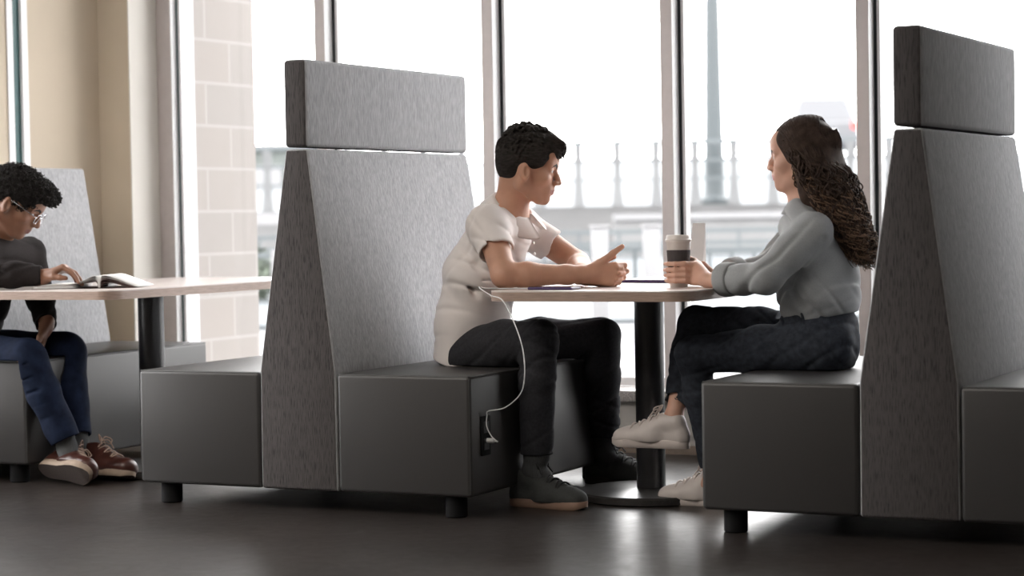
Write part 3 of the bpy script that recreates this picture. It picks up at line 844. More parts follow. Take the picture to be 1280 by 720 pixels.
# street lamp
t = out('street_lamp', 'tall grey street lamp post beyond the railing', 'street lamp', 3.02, 31.9, 1.05)
lathe_obj('pole', [(.20, .0), (.205, .10), (.16, .16), (.145, .5), (.085, 4.6), (.06, 8)], MT['lamp'], t, 24)
lathe_obj('base', [(.27, 0), (.27, .08), (.21, .12)], MT['lamp'], t, 24)
tube_obj('arm', [(0, 0, 7.9), (.3, 0, 8.15), (1.2, 0, 8.3)], .05, MT['lamp'], t, 8, 6, world=False)
box('lamp_head', (1.1, -.15, 8.2), (1.8, .15, 8.35), MT['lamp'], t, .03)

# car driving away on the raised street (rear view)
def car():
    t = out('parked_car', 'pale silver car seen from behind on the raised street outside', 'car', 8.5, 58, 2.28)
    def shell(name, secs, mat, parent):
        bm = bmesh.new(); rings = []
        for y, hw, z0, z1, tw in secs:
            rings.append([bm.verts.new(p) for p in ((-hw, y, z0), (-hw, y, z0 + (z1 - z0) * .55), (-tw, y, z1 - .04), (-tw + .08, y, z1), (tw - .08, y, z1), (tw, y, z1 - .04), (hw, y, z0 + (z1 - z0) * .55), (hw, y, z0))])
        for a, b in zip(rings, rings[1:]):
            for i in range(8): bm.faces.new((a[i], b[i], b[(i + 1) % 8], a[(i + 1) % 8]))
        bm.faces.new(rings[0]); bm.faces.new(rings[-1][::-1]); bmesh.ops.recalc_face_normals(bm, faces=bm.faces)
        return obj_bm(name, bm, mat, parent)
    shell('body', [(0, .84, .38, .98, .82), (.08, .90, .30, 1.05, .84), (1.0, .92, .28, 1.06, .86), (3.2, .92, .28, 1.04, .86), (4.3, .86, .32, .82, .78)], MT['carb'], t)
    shell('cabin', [(.10, .80, 1.03, 1.10, .78), (.42, .80, 1.03, 1.68, .62), (1.0, .82, 1.03, 1.76, .66), (2.2, .82, 1.03, 1.74, .66), (3.1, .80, 1.03, 1.08, .74)], MT['carb'], t)
    o = box('rear_window', (-.60, 0, 0), (.60, .02, .50), MT['carglass'], t, .008); o.location = (0, .125, 1.10); o.rotation_euler = (-.48, 0, 0)
    for s in (-1, 1):
        box('tail_light', (s * .78 - .09, -.03, .82), (s * .78 + .09, .05, 1.03), MT['tail'], t, .01)
        for y in (.85, 3.4):
            v, f = lathe([(.20, -.1), (.32, -.1), (.33, -.06), (.33, .06), (.32, .1), (.20, .1)], 24)
            wv = [(s * .80 + p[2], y + p[0], .33 + p[1]) for p in v]; obj_py('wheel', wv, f, MT['blackplastic'], t, True)
    box('bumper', (-.86, -.10, .38), (.86, .06, .60), MT['carb'], t, .03); box('number_plate', (-.26, -.115, .66), (.26, .002, .78), MT['white'], t, .004)
car()
# grey-green block and bushes seen through the narrow gap left of the middle booth
t = out('office_building', 'grey-green building far outside at the left', 'building', -6.2, 52, -.15)
box('wall', (-6, 0, 0), (1.6, 8, 2.75), MT['bldg'], t); box('roof_edge', (-6.1, -.1, 2.75), (1.7, 8.1, 2.9), MT['conc'], t)
for i in range(5):
    for z in (.5, 1.6): 
        fr = box('window', (-5.2 + 1.3 * i, -.06, z), (-4.5 + 1.3 * i, .02, z + .8), MT['railw'], t)
t = out('white_pipe_rail', 'white horizontal beam outside in the narrow gap beside the middle booth', 'beam', -3.4, 22, 0)
box('beam', (-.9, -.06, .90), (1.3, .06, 1.02), MT['railw'], t); 
for s in (-.8, .3, 1.2): box('post', (s - .05, -.05, -.15), (s + .05, .05, .9), MT['railw'], t)
rs = np.random.RandomState(3)
for j, (s, d, h, lab) in enumerate(((-3.0, 24, .75, 'low grey-green bush outside in the gap beside the middle booth'), (-1.95, 26, .6, 'low bush outside just left of the man in white'), (-3.6, 28, .7, 'rounded bush outside behind the pale stone wall edge'))):
    t = out('garden_bush', lab, 'bush', s, d, -.15, 'bushes outside')
    nb = 900; p = rs.randn(nb, 3); p /= np.linalg.norm(p, axis=1)[:, None]; p *= (.55 + .45 * rs.rand(nb))[:, None]
    p = p * np.array([.55, .45, h / 2]) + np.array([0, 0, h * .62]); v = []; f = []
    for q in p:
        a = rs.randn(3); a /= np.linalg.norm(a); b = np.cross(a, rs.randn(3)); b /= np.linalg.norm(b); L = .05
        i0 = len(v); v += [q - a * L, q + b * L * .5, q + a * L, q - b * L * .5]; f.append((i0, i0 + 1, i0 + 2, i0 + 3))
    obj_py('foliage', v, f, MT['leaf'], t, False)
    tube_obj('stem', [(0, 0, 0), (0, 0, h * .6)], .03, MT['lamp'], t, 6, 3, world=False)

# ------------------------------------------------------------------ people
def nrm(a): a = np.asarray(a, float); return a / np.linalg.norm(a)
def lerp(a, b, t): return a + (b - a) * t
def tag_part(o, label): o['label'] = label; return o

def shoe(parent, heel, yaw, L, mu, ms, ml, pitch=0, roll=0, sole_h=.028, style='sneaker', label=None, lift=0):
    """shoe frame: x towards the toe, y left, z up, origin under the heel"""
    R = rotm(yaw, pitch, roll); T = lambda p: np.asarray(heel) + (R @ np.asarray(p, float).T).T
    k = L / .28
    def hw(x):
        t = np.clip(x / L, 0, 1)
        w = np.interp(t, [0, .03, .10, .25, .45, .65, .78, .90, .965, 1], [.012, .024, .033, .035, .034, .044, .047, .038, .024, .006])
        return w * k
    def off(x): return np.interp(x / L, [0, .5, .75, 1], [0, 0, .002, -.004])
    f = Field((-.02, -.07, -.01), (L + .02, .07, .17), .003)
    ch = [((.036, 0, .060), .030), ((.050, 0, .088), .033), ((.085, 0, .085), .034), ((.13, 0, .066), .032), ((.17, 0, .048), .031), ((.215, 0, .038), .028), ((.245, 0, .033), .022)]
    pts = [np.array(p) * k for p, _ in ch]; rs = [r * k for _, r in ch]
    f.cap(pts[0], pts[1], rs[0], rs[1], .02); f.cap(pts[1], pts[2], rs[1], rs[2], .02)
    f.chain(pts[2:4], rs[2:4], .02)
    f.chain(pts[3:], rs[3:], .02, n=(0, 1, 0), st=1.32)
    f.cap(np.array((.03, 0, .03)) * k, np.array((.13, 0, .03)) * k, .032 * k, .03 * k, .03)
    f.cap(np.array((.13, 0, .03)) * k, np.array((.245, 0, .03)) * k, .030 * k, .022 * k, .03, n=(0, 1, 0), st=1.35)
    if style == 'boot': f.cap(np.array((.235, 0, .04)) * k, np.array((.245, 0, .042)) * k, .028 * k, .028 * k, .02, n=(0, 1, 0), st=1.3)
    f.ell(np.array((.068, 0, .150)) * k, (.034 * k, .030 * k, .05 * k), rotm(0, .35, 0), .006, 'sub')
    f.halfspace_cut((0, 0, sole_h * .7), (0, 0, -1))
    v, fc = f.mesh(2)
    up = obj_py('shoe', T(v), fc, mu, parent, True, world=True)
    if label: up['label'] = label
    n = 40; xs = np.concatenate([[0], np.linspace(.004, L - .004, n - 2), [L]]); V_ = []; F_ = []
    prof = ((.94, 0), (1.03, .004), (1.06, sole_h * .5), (1.03, sole_h * .92), (.97, sole_h))
    ring = []
    for j, (s_, z) in enumerate(prof):
        rr = [(x, off(x) + s_ * hw(x), z + (.010 * k if x > .9 * L else 0) * (1 - z / sole_h) * ((x / L - .9) / .1)) for x in xs] + [(x, off(x) - s_ * hw(x), z + (.010 * k if x > .9 * L else 0) * (1 - z / sole_h) * ((x / L - .9) / .1)) for x in xs[::-1]]
        ring.append(len(V_)); V_ += rr
    m = 2 * n
    for j in range(len(prof) - 1):
        for i in range(m): F_.append((ring[j] + i, ring[j] + (i + 1) % m, ring[j + 1] + (i + 1) % m, ring[j + 1] + i))
    for i in range(n - 1):
        F_.append((i, m - 1 - i, m - 2 - i, i + 1)[::-1]); b = ring[-1]; F_.append((b + i, b + i + 1, b + m - 2 - i, b + m - 1 - i)[::-1])
    so = obj_py('sole', T(np.array(V_)), F_, [ms, MT['darksole']], up, True, world=False, mi=[0] * (4 * m) + [1, 0] * (n - 1)); 
    so.data.transform(Matrix.Translation(-Vector(parent.location))); so.data.set_sharp_from_angle(angle=.7)
    L_ = []
    for i in range(6):
        x = (.112 + .017 * i) * k; z = np.interp(x / k, [.10, .13, .17, .215], [.126, .107, .088, .074]) * k; w = (.030 + .0010 * i) * k
        s_ = 1 if i % 2 else -1
        a = np.linspace(-1, 1, 9)
        L_.append((T(np.stack([x + .006 * s_ * a * k, w * a, z + .003 - .021 * k * a ** 2], 1)), .0034))
    if style != 'plain':
        c0 = np.array((.104, 0, .130)) * k
        for s_ in (-1, 1):
            L_.append((T(smooth_line([c0, c0 + np.array((-.004, .016 * s_, .016)) * k, c0 + np.array((.012, .034 * s_, .010)) * k, c0 + np.array((.014, .024 * s_, -.008)) * k, c0], 6)), .0024))
            L_.append((T(smooth_line([c0, c0 + np.array((.012, .020 * s_, .004)) * k, c0 + np.array((.030, .034 * s_, -.022)) * k], 6)), .0024))
    v, fc = tubes(L_, 6); la = obj_py('laces', v, fc, ml, up, True); la.data.transform(Matrix.Translation(-Vector(parent.location)))
    return up

def hair_tubes(name, lines, mats, parent, seg=5, mi=None):
    v, fc = tubes(lines, seg); return obj_py(name, v, fc, mats, parent, True, world=True, mi=mi)

# ---------------- man in the white polo
def man():
    t = thing('person', 'man in white polo shirt and dark jeans seated at the middle table, hands clasped', 'person', (.34, .56, 0))
    hd = V(math.cos(.15), math.sin(.15), 0); lat = V(-math.sin(.15), math.cos(.15), 0)
    o = V(0.5807, 0.5600, 1.1223); R = rotm(.44, .20, .0); s = 1.03
    shC = V(0.4813, 0.5700, 0.9319); shR = shC - lat * .165; shL = shC + lat * .165
    elR, elL = V(0.6135, 0.3000, 0.7634), V(0.6209, 0.8600, 0.7869)
    F_ = nrm((.86, .50, -.02)); N_ = nrm((-.50, .86, .0))
    WR = V(0.8465, 0.4500, 0.7603); WL = WR + N_ * .046 - F_ * .012 + V(0, 0, -.006)
    nb = V(0.5064, 0.5700, 0.9723)
    f = Field((.05, .12, .02), (1.12, 1.12, 1.30), .003)
    P = sculpt_head(f, o, R, s)
    f.cap(P(-.038, 0, -.050), nb, .050, .053, .02); f.cap(nb, shC, .055, .065, .04)
    f.cap(shR, shL, .040, .040, .04)
    tor = [V(0.4810, 0.5700, 0.9156), V(0.4007, 0.5600, 0.7801), V(0.3635, 0.5600, 0.6156), V(0.3486, 0.5600, 0.4918)]
    f.chain(tor, (.075, .085, .08, .08), .04, n=lat, st=1.4)
    hR, hL = V(0.3956, 0.4700, 0.4928), V(0.3279, 0.6600, 0.4934); kR, kL = V(0.7082, 0.3600, 0.5514), V(0.7083, 0.8600, 0.5300); aR, aL = V(0.6799, 0.3600, 0.1270), V(0.6614, 0.9700, 0.1198)
    for h_, k_, a_ in ((hR, kR, aR), (hL, kL, aL)):
        f.chain([h_, k_, a_], (.055, .040, .028), .03); f.cap(a_, a_ + V(.07, -.005, -.065), .022, .018, .02)
    f.chain([shR, elR], (.050, .041), .02); f.chain([shL, elL], (.050, .041), .02)
    f.chain([elR, lerp(elR, WR, .28), lerp(elR, WR, .75), WR], (.0385, .0405, .030, .026), .02)
    f.chain([elL, lerp(elL, WL, .28), lerp(elL, WL, .75), WL], (.038, .0395, .030, .026), .02)
    hand(f, WR, F_, N_, 1.0, ((.55, 1.15, .7), (.55, 1.15, .7), (.6, 1.15, .7), (.65, 1.1, .7)), ((.018, .022, -.002), (.050, .045, -.004), (.082, .070, -.004), (.112, .092, -.004)), -1)
    hand(f, WL, F_, -N_, .98, ((.45, 1.2, .6), (.45, 1.2, .6), (.45, 1.2, .6), (.5, 1.15, .6)), ((.018, .022, .002), (.055, .046, .006), (.083, .058, .010), (.104, .064, .012)), 1)
    v, fc = f.mesh(2); mi = face_mats(v, fc, o, R, s)
    obj_py('body', v, fc, [MT['skin_m'], MT['lip_m'], MT['brow'], MT['eyew'], MT['iris']], t, True, world=True, mi=mi)
    # hair
    f = Field(o - .17, o + .19, .0025)
    E = lambda c, r, k=.02, mode='add': f.ell(P(*c), np.array(r) * s, R, k, mode)
    E((-.012, 0, .039), (.096, .081, .082), .0); E((.030, 0, .084), (.070, .064, .034), .03); E((-.048, 0, .0), (.058, .072, .066), .03)
    for q in (-1, 1): E((.022, q * .066, .035), (.035, .018, .035), .02)
    E((.066, 0, .076), (.032, .056, .020), .02)
    rs = np.random.RandomState(5)
    # cut away the face, ears and neck
    f.ell(P(.105, 0, -.045), np.array((.070, .12, .108)) * s, R, .008, 'sub')
    for q in (-1, 1):
        f.ell(P(.070, q * .075, -.048), np.array((.055, .04, .060)) * s, R, .006, 'sub')
        f.ell(P(-.004, q * .090, -.022), np.array((.0165, .020, .027)) * s, R, .003, 'sub')
    f.ell(P(-.02, 0, -.115), np.array((.10, .12, .052)) * s, R, .006, 'sub')
    for i in range(760):
        d = rs.randn(3); d /= np.linalg.norm(d)
        if d[2] < -.15 and d[0] > -.2: continue
        c = np.array((-.012, 0, .044)) + d * np.array((.095, .079, .084))
        if c[0] > .055 and c[2] < .065: continue
        if c[2] < -.02 and c[0] > -.045: continue
        if c[2] < .03 and c[0] > .0 : continue
        top = c[2] > .08
        g = np.array((.9, .35 * rs.randn(), -.25)) if top or c[0] > .02 else np.array((-.1, .2 * rs.randn(), -1.0))
        g = g - d * (g @ d) * .9; g = g / np.linalg.norm(g)
        L = (.014 + .016 * rs.rand()) * (1.25 if top else .7); lift = (.010 if top else .001) * rs.rand()
        a = c + d * .001; m_ = a + g * L * .55 + d * (lift + .004); b = a + g * L + d * lift * .2 + rs.randn(3) * .002
        r0 = .0058 if top else .0042
        f.cap(P(*a), P(*m_), r0, r0 * .8, .003); f.cap(P(*m_), P(*b), r0 * .8, .0015, .003)
    for i in range(110):   # fringe lifted over the forehead
        y = rs.uniform(-.058, .058); a = np.array((.040 + .03 * rs.rand(), y, .102 - .18 * y * y / .06 + .008 * rs.randn()))
        b = a + np.array((.026 + .016 * rs.rand(), .004 * rs.randn(), -.012 - .008 * rs.rand())); c = b + np.array((.014 * rs.rand(), .005 * rs.randn(), -.020 - .014 * rs.rand()))
        f.cap(P(*a), P(*b), .0085, .006, .004); f.cap(P(*b), P(*c), .006, .0012, .003)
    v, fc = f.mesh(1); obj_py('hair', v, fc, MT['hair_m'], t, True, world=True)
    # polo shirt
    f = Field((.05, .18, .38), (.95, 1.02, 1.08), .0035)
    f.chain([V(0.3482, 0.5600, 0.4698), V(0.3571, 0.5600, 0.6018), V(0.3971, 0.5600, 0.7527), V(0.4559, 0.5700, 0.8805)], (.122, .117, .121, .108), .03, n=lat, st=1.42)
    f.cap(shR + V(-.005, 0, -.012), shL + V(-.005, 0, -.012), .068, .068, .05)
    f.cap(shC + V(0, 0, -.025), nb + V(-.015, 0, -.045), .085, .060, .04)
    slR = lerp(shR, elR, .60); slL = lerp(shL, elL, .60)
    f.cap(shR + V(0, 0, -.008), slR, .067, .061, .03); f.cap(shL + V(0, 0, -.008), slL, .067, .060, .03)
    for sl_, a_ in ((slR, nrm(elR - shR)), (slL, nrm(elL - shL))):
        f.halfspace_cut(sl_ - a_ * .012, a_, sl_ - .09, sl_ + .09)
        f.cap(sl_ - a_ * .003, sl_ + a_ * .04, .0545, .052, .002, 'sub')
    # drapery creases radiating from the armpit and gathering at the waist
    for a, b, r in ((V(0.4641, 0.4200, 0.7974), V(0.5915, 0.4000, 0.6859), .010), (V(0.4101, 0.4400, 0.7378), V(0.5268, 0.4200, 0.6315), .010), (V(0.4845, 0.4400, 0.8289), V(0.6276, 0.4200, 0.7753), .008), (V(0.5852, 0.4200, 0.8764), V(0.6437, 0.4400, 0.7374), .008)):
        f.cap(a - V(0, .02, 0), b - V(0, .03, 0), r, r * .5, .022, 'sub')
    f.warp(folds(.0030, ((22, 8, 16), (10, 26, -22), (38, -12, 10)), 4)); f.warp(wrinkles(.0055, ((46, 20, 40), (62, -10, -34), (20, 30, 70)), 3))
    f.ell(nb + V(.012, 0, .022), (.072, .066, .036), None, .004, 'sub')
    f.halfspace_cut(V(0.3481, 0.5600, 0.4643) + V(0, 0, -.012), V(-.25, 0, -1), None, None, .004)
    v, fc = f.mesh(2); sh = obj_py('polo_shirt', v, fc, MT['polo'], t, True, world=True)
    # collar: two leaves of folded knit around the neck
    up = nrm(P(-.03, 0, -.055) - nb); fw = nrm(hd - up * (hd @ up)); sd = np.cross(up, fw)
    n_ = 40; VV = []; FF = []
    for i in range(n_ + 1):
        a = math.radians(18 + 324 * i / n_); ca, sa = math.cos(a), math.sin(a)
        fr = (1 + ca) / 2
        for (r_, h_) in ((.060, .046 - .046 * fr), (.065, .051 - .048 * fr), (.074, .044 - .048 * fr), (.104 + .020 * fr, .004 - .052 * fr), (.101 + .020 * fr, -.004 - .052 * fr), (.066, .018 - .046 * fr)):
            VV.append(nb + fw * (r_ * 1.05 * ca + .004) + sd * r_ * sa + up * h_)
    for i in range(n_):
        for j in range(6): FF.append((i * 6 + j, i * 6 + (j + 1) % 6, i * 6 + 6 + (j + 1) % 6, i * 6 + 6 + j))
    FF.append(tuple(range(6))); FF.append(tuple(range(n_ * 6, n_ * 6 + 6))[::-1])
    obj_py('collar', VV, FF, MT['polo'], t, True, world=True)
    ch0 = nb + fw * .075 + up * -.025; ch1 = ch0 + V(.012, .0, -.12)
    for q in range(3):
        c = lerp(ch0, ch1, .25 + .3 * q) + V(.012, -.012, 0); vv, ff = lathe([(.0055, -.001), (.0055, .001), (.004, .002)], 14)
        obj_py('button', [c + V(p[2], p[0] * .95, p[1]) for p in vv], ff, MT['white'], t, True, world=True)
    # jeans
    f = Field((.10, .14, .08), (1.0, 1.16, .66), .0035)
    f.cap(V(0.3861, 0.5000, 0.4962), V(0.3372, 0.6300, 0.4927), .090, .090, .03); f.cap(V(0.2983, 0.5600, 0.4635), V(0.3857, 0.5600, 0.4923), .06, .085, .03, n=lat, st=1.5)
    hemR, hemL = V(0.6924, 0.3600, 0.1723), V(0.6622, 0.9700, 0.1682)
    f.chain([hR + V(0, 0, .0), lerp(hR, kR, .5) + V(0, 0, .004), kR], (.092, .080, .064), .03)
    f.chain([hL, lerp(hL, kL, .5) + V(0, 0, .004), kL], (.090, .080, .064), .03)
    f.chain([kR, lerp(kR, hemR, .35) + V(-.004, 0, 0), hemR + V(0, 0, -.03)], (.064, .060, .053), .02); f.chain([kL, lerp(kL, hemL, .35), hemL + V(0, 0, -.03)], (.066, .062, .056), .02)
    rs = np.random.RandomState(8)
    for k_, h_ in ((kR, hR), (kL, hL)):
        for i in range(5):
            c = k_ + V(-.055 + .006 * i, -.01, -.035 - .016 * i); f.cap(c + V(-.03, -.06, .01), c + V(.02 + .01 * i, -.055, .006 - .004 * i), .005, .003, .008, 'sub')
    f.warp(folds(.0024, ((30, 10, 40), (-24, 18, 55), (12, 33, -30)), 2)); f.warp(wrinkles(.005, ((30, 20, 90), (-50, 30, 80), (60, 10, -70)), 5))
    f.halfspace_cut(hemR, V(0, 0, -1), hemR - .12, hemR + .12); f.halfspace_cut(hemL, V(0, 0, -1), hemL - .12, hemL + .12)
    for h_ in (hemR, hemL): f.cap(h_ + V(0, 0, -.05), h_ + V(0, 0, .006), .044, .044, .002, 'sub')
    # keep the fabric from sinking into the seat cushion
    f.halfspace_cut(V(0, 0, .457), V(0, 0, -1), V(.1, .14, .30), V(.632, 1.16, .50), .004)
    v, fc = f.mesh(2); obj_py('jeans', v, fc, MT['denim_k'], t, True, world=True)
    for a_, h_ in ((aR, hemR), (aL, hemL)):
        f = Field(a_ - .12, a_ + .14, .003); b_ = h_ + V(-.004, 0, .05)
        f.chain([b_, h_, a_ + V(0, 0, -.01), a_ + V(.03, 0, -.035)], (.043, .042, .036, .036), .015); v, fc = f.mesh(1); obj_py('sock', v, fc, MT['sock'], t, True, world=True)
    shoe(t, (.592, .372, 0), -.12, .292, MT['canvas'], MT['gum'], MT['lace_k'], label='dark grey canvas lace-up sneaker with a gum rubber sole')
    shoe(t, (.585, .985, 0), -.03, .29, MT['canvas'], MT['darksole'], MT['lace_k'], label='dark sneaker flat on the floor beside the table base')
man()

# ---------------- woman with the coffee cup
def woman():
    t = thing('person', 'woman with long curly brown hair in a grey-blue shirt holding a coffee cup', 'person', (1.64, .56, 0))
    o = V(1.5484, 0.5500, 1.1331); R = rotm(3.24, .04, 0); s = .97
    hd = V(-1, 0, 0); lat = V(0, 1, 0)
    nb = V(1.5722, 0.5600, 0.9754)
    shN, shF = V(1.6388, 0.4050, 0.8981), V(1.4984, 0.7200, 0.9058)
    el, elF = V(1.5060, 0.3250, 0.7549), V(1.3499, 0.8000, 0.7686)
    CC = V(CUP[0], CUP[1], 0); camd = nrm(V(CAMP[0] - CUP[0], CAMP[1] - CUP[1], 0)); rt = V(-camd[1], camd[0], 0)
    W = V(1.2817, 0.4050, 0.7401); WF = V(1.2387, 0.5800, 0.7471)
    f = Field((.86, .12, .02), (1.98, 1.0, 1.30), .003)
    P = sculpt_head(f, o, R, s, True)
    f.cap(P(-.028, 0, -.055), nb, .046, .047, .03); f.cap(P(.015, 0, -.08), nb + V(-.03, 0, -.02), .028, .035, .03); f.cap(nb, V(1.5792, 0.5600, 0.9093), .05, .07, .04)
    f.cap(shN, shF, .040, .040, .04)
    f.chain([V(1.5790, 0.5600, 0.8890), V(1.5874, 0.5700, 0.7744), V(1.5910, 0.5700, 0.6472), V(1.6161, 0.5700, 0.5329)], (.065, .075, .07, .075), .04, n=lat, st=1.3)
    hN, hF = V(1.6423, 0.4900, 0.5331), V(1.5663, 0.6400, 0.5332); kN, kF = V(1.2032, 0.4700, 0.5009), V(1.1603, 0.6100, 0.5938); aN, aF = V(1.2406, 0.5500, 0.1079), V(1.1211, 0.5000, 0.2919)
    for h_, k_, a_ in ((hN, kN, aN), (hF, kF, aF)): f.chain([h_, k_, lerp(k_, a_, .35), a_], (.055, .038, .038, .027), .03)
    f.cap(aF, aF + V(-.06, .0, -.06), .024, .018, .02); f.cap(aF, aF + V(.02, 0, -.045), .024, .020, .02)
    f.cap(aN, aN + V(-.06, 0, -.06), .022, .018, .02)
    f.chain([shN, el, lerp(el, W, .3), lerp(el, W, .75), W], (.030, .028, .028, .026, .0225), .02)
    f.chain([shF, elF, lerp(elF, WF, .3), WF], (.030, .028, .028, .0225), .02)
    def ring(deg, rad, z): a = math.radians(deg); return CC + (camd * math.cos(a) + rt * math.sin(a)) * rad + V(0, 0, z)
    zs = (.790, .771, .753, .736)
    for i, z in enumerate(zs):
        K = ring(62 - 4 * i, .058, z); f.cap(lerp(W, K, .05), K, .0155, .0115, .012)
        an = [62 - 4 * i, 22, -14, -46 - 6 * (i == 1), -72 - 8 * (i == 1) + 10 * (i == 3)]; rr = (.0105, .0090, .0082, .0076, .0062)
        rad = (.058, .0515, .0475, .0462, .0462)
        pts = [ring(a, rad[j], z + .004 * (j > 0)) for j, a in enumerate(an)]
        for j in range(4): f.cap(pts[j], pts[j + 1], rr[j], rr[j + 1], .0035)
    f.cap(W + V(0, 0, .008), ring(85, .060, .79), .018, .015, .012)
    f.chain([ring(88, .060, .785), ring(112, .055, .800), ring(140, .052, .808), ring(165, .050, .812)], (.0145, .0112, .0100, .0080), .005)
    for i, z in enumerate((.790, .772, .755, .739)):   # far hand resting behind the near one
        K = ring(112 + 3 * i, .085, z); f.cap(lerp(WF, K, .1), K, .0150, .0110, .012)
        f.chain([K, K + V(-.035, .010, -.002), K + V(-.058, .004, -.006), K + V(-.068, -.008, -.008)], (.0098, .0086, .0078, .0064), .003)
    f.chain([WF + V(-.01, -.01, .01), WF + V(-.045, -.028, .022), WF + V(-.065, -.04, .024)], (.014, .0105, .008), .006)
    v, fc = f.mesh(2); mi = face_mats(v, fc, o, R, s)
    obj_py('body', v, fc, [MT['skin_w'], MT['lip_w'], MT['brow'], MT['eyew'], MT['iris']], t, True, world=True, mi=mi)
    ec = P(-.004, .082, -.052)
    e_ = obj_py('earring', *[x for x in tubes([(np.array([ec + R @ np.array((.009 * math.cos(a), 0, .009 * math.sin(a) - .006)) for a in np.linspace(0, 2 * PI, 20)]), .0012)], 6)], MT['gold'], t, True, world=True)
    # shirt
    f = Field((1.15, .14, .50), (1.92, .98, 1.06), .0035)
    f.chain([V(1.5854, 0.5700, 0.6192), V(1.5968, 0.5700, 0.6854), V(1.5878, 0.5700, 0.8075), V(1.5731, 0.5700, 0.8991)], (.100, .124, .120, .098), .03, n=lat, st=1.32)
    f.cap(shN + V(0, 0, -.008), shF + V(0, 0, -.008), .058, .056, .05)
    f.cap(V(1.5750, 0.5650, 0.9144), nb + V(0, 0, -.012), .085, .052, .04); f.cap(nb + V(0, -.04, -.03), lerp(shN, el, .35), .045, .052, .04)
    cuff = lerp(el, W, .66); d1 = nrm(W - el)
    f.chain([shN, lerp(shN, el, .5) + V(0, 0, -.004), el], (.050, .054, .050), .02)
    f.chain([el, lerp(el, cuff, .5) + V(0, 0, -.004), cuff], (.052, .048, .042), .02)
    cuffF = lerp(elF, WF, .66); f.chain([shF, elF, cuffF], (.056, .05, .042), .02)
    rs = np.random.RandomState(2)
    for a, b, r in ((V(1.5921, 0.4000, 0.7720), V(1.7024, 0.4200, 0.6175), .012), (V(1.6301, 0.3800, 0.7799), V(1.7439, 0.4200, 0.6548), .011), (V(1.5387, 0.4400, 0.7409), V(1.6095, 0.4200, 0.6368), .009), (V(1.6904, 0.3800, 0.8658), V(1.7197, 0.4200, 0.7660), .009)):
        f.cap(a - V(0, .018, 0), b - V(0, .03, 0), r, r * .45, .018, 'sub')
    f.warp(folds(.0030, ((20, 14, 30), (-34, 12, 24), (30, 20, -26)), 7)); f.warp(wrinkles(.0085, ((60, 20, 60), (-50, 20, 50), (30, 30, -80)), 8))
    f.ell(nb + V(-.006, 0, .042), (.058, .052, .03), None, .004, 'sub')
    f.halfspace_cut(V(1.5853, 0.5700, 0.6116) + V(0, 0, -.004), V(.22, 0, -1), None, None, .004)
    for c_, d_ in ((cuff, d1), (cuffF, nrm(WF - elF))): f.halfspace_cut(c_, d_, c_ - .07, c_ + .07)
    v, fc = f.mesh(2); obj_py('shirt', v, fc, MT['chambray'], t, True, world=True)
    for c_, d_, w_ in ((cuff, d1, W), (cuffF, nrm(WF - elF), WF)):   # rolled cuffs
        f = Field(c_ - .09, c_ + .09, .003)
        f.cap(c_ - d_ * .020, c_ + d_ * .016, .0530, .0480, .0); f.warp(folds(.002, ((40, 30, 60), (70, 20, -30)), 3))
        f.cap(c_ - d_ * .001, c_ + d_ * .001, .0550, .0550, .004)
        f.halfspace_cut(c_ + d_ * .024, d_, k=.006); f.halfspace_cut(c_ - d_ * .030, -d_, k=.006); f.cap(c_ + d_ * .012, c_ + d_ * .08, .034, .030, .002, 'sub')
        v, fc = f.mesh(2); obj_py('cuff', v, fc, MT['chambray'], t, True, world=True)
    up = nrm(P(-.028, 0, -.055) - nb); fw = nrm(hd - up * (hd @ up)); sd = np.cross(up, fw)
    n_ = 36; VV = []; FF = []
    for i in range(n_ + 1):
        a = math.radians(22 + 316 * i / n_); ca, sa = math.cos(a), math.sin(a); fr = (1 + ca) / 2
        for (r_, h_) in ((.050, .034 - .018 * fr), (.053, .037 - .018 * fr), (.060, .030 - .018 * fr), (.070 + .014 * fr, .000 - .030 * fr), (.068 + .014 * fr, -.003 - .030 * fr), (.056, .012 - .02 * fr)):
            VV.append(nb + fw * (r_ * 1.05 * ca + .003) + sd * r_ * sa + up * h_)
    for i in range(n_):
        for j in range(6): FF.append((i * 6 + j, i * 6 + (j + 1) % 6, i * 6 + 6 + (j + 1) % 6, i * 6 + 6 + j))
    FF.append(tuple(range(6))); FF.append(tuple(range(n_ * 6, n_ * 6 + 6))[::-1])
    obj_py('collar', VV, FF, MT['chambray'], t, True, world=True)
    # jeans
    f = Field((.98, .28, .04), (1.92, .86, .72), .0035)
    f.chain([V(1.5802, 0.5700, 0.6294), V(1.6061, 0.5700, 0.5786), V(1.6211, 0.5700, 0.5177)], (.100, .104, .098), .03, n=lat, st=1.38)
    hemN, hemF = V(1.2355, 0.5500, 0.1339), V(1.1254, 0.5050, 0.3412)
    dN = nrm(hemN - kN); dF = nrm(hemF - kF)
    f.chain([hF, lerp(hF, kF, .5) + V(0, 0, .006), kF], (.086, .076, .058), .03)
    f.chain([kF, lerp(kF, hemF, .4) + V(-.004, 0, 0), hemF + V(-.004, 0, -.03)], (.056, .053, .037), .02)
    f.halfspace_cut(hemF, dF, hemF - .1, hemF + .1); f.cap(hemF - dF * .006, hemF + dF * .05, .031, .031, .002, 'sub')
    f.chain([hN, lerp(hN, kN, .5) + V(0, 0, .0), kN], (.086, .074, .056), .03)
    f.chain([kN, lerp(kN, hemN, .35), hemN + V(0, 0, -.03)], (.055, .051, .036), .02)
    for i in range(6):
        c = kN + V(.05, -.03, -.03 - .014 * i); f.cap(c + V(.02, -.03, .01), c + V(-.04, -.035, -.004), .004, .002, .008, 'sub')
    f.warp(folds(.0022, ((30, 10, 44), (-26, 18, 55), (12, 33, -30)), 9)); f.warp(wrinkles(.0045, ((60, 20, 70), (-60, 30, 60), (40, 10, -90)), 6))
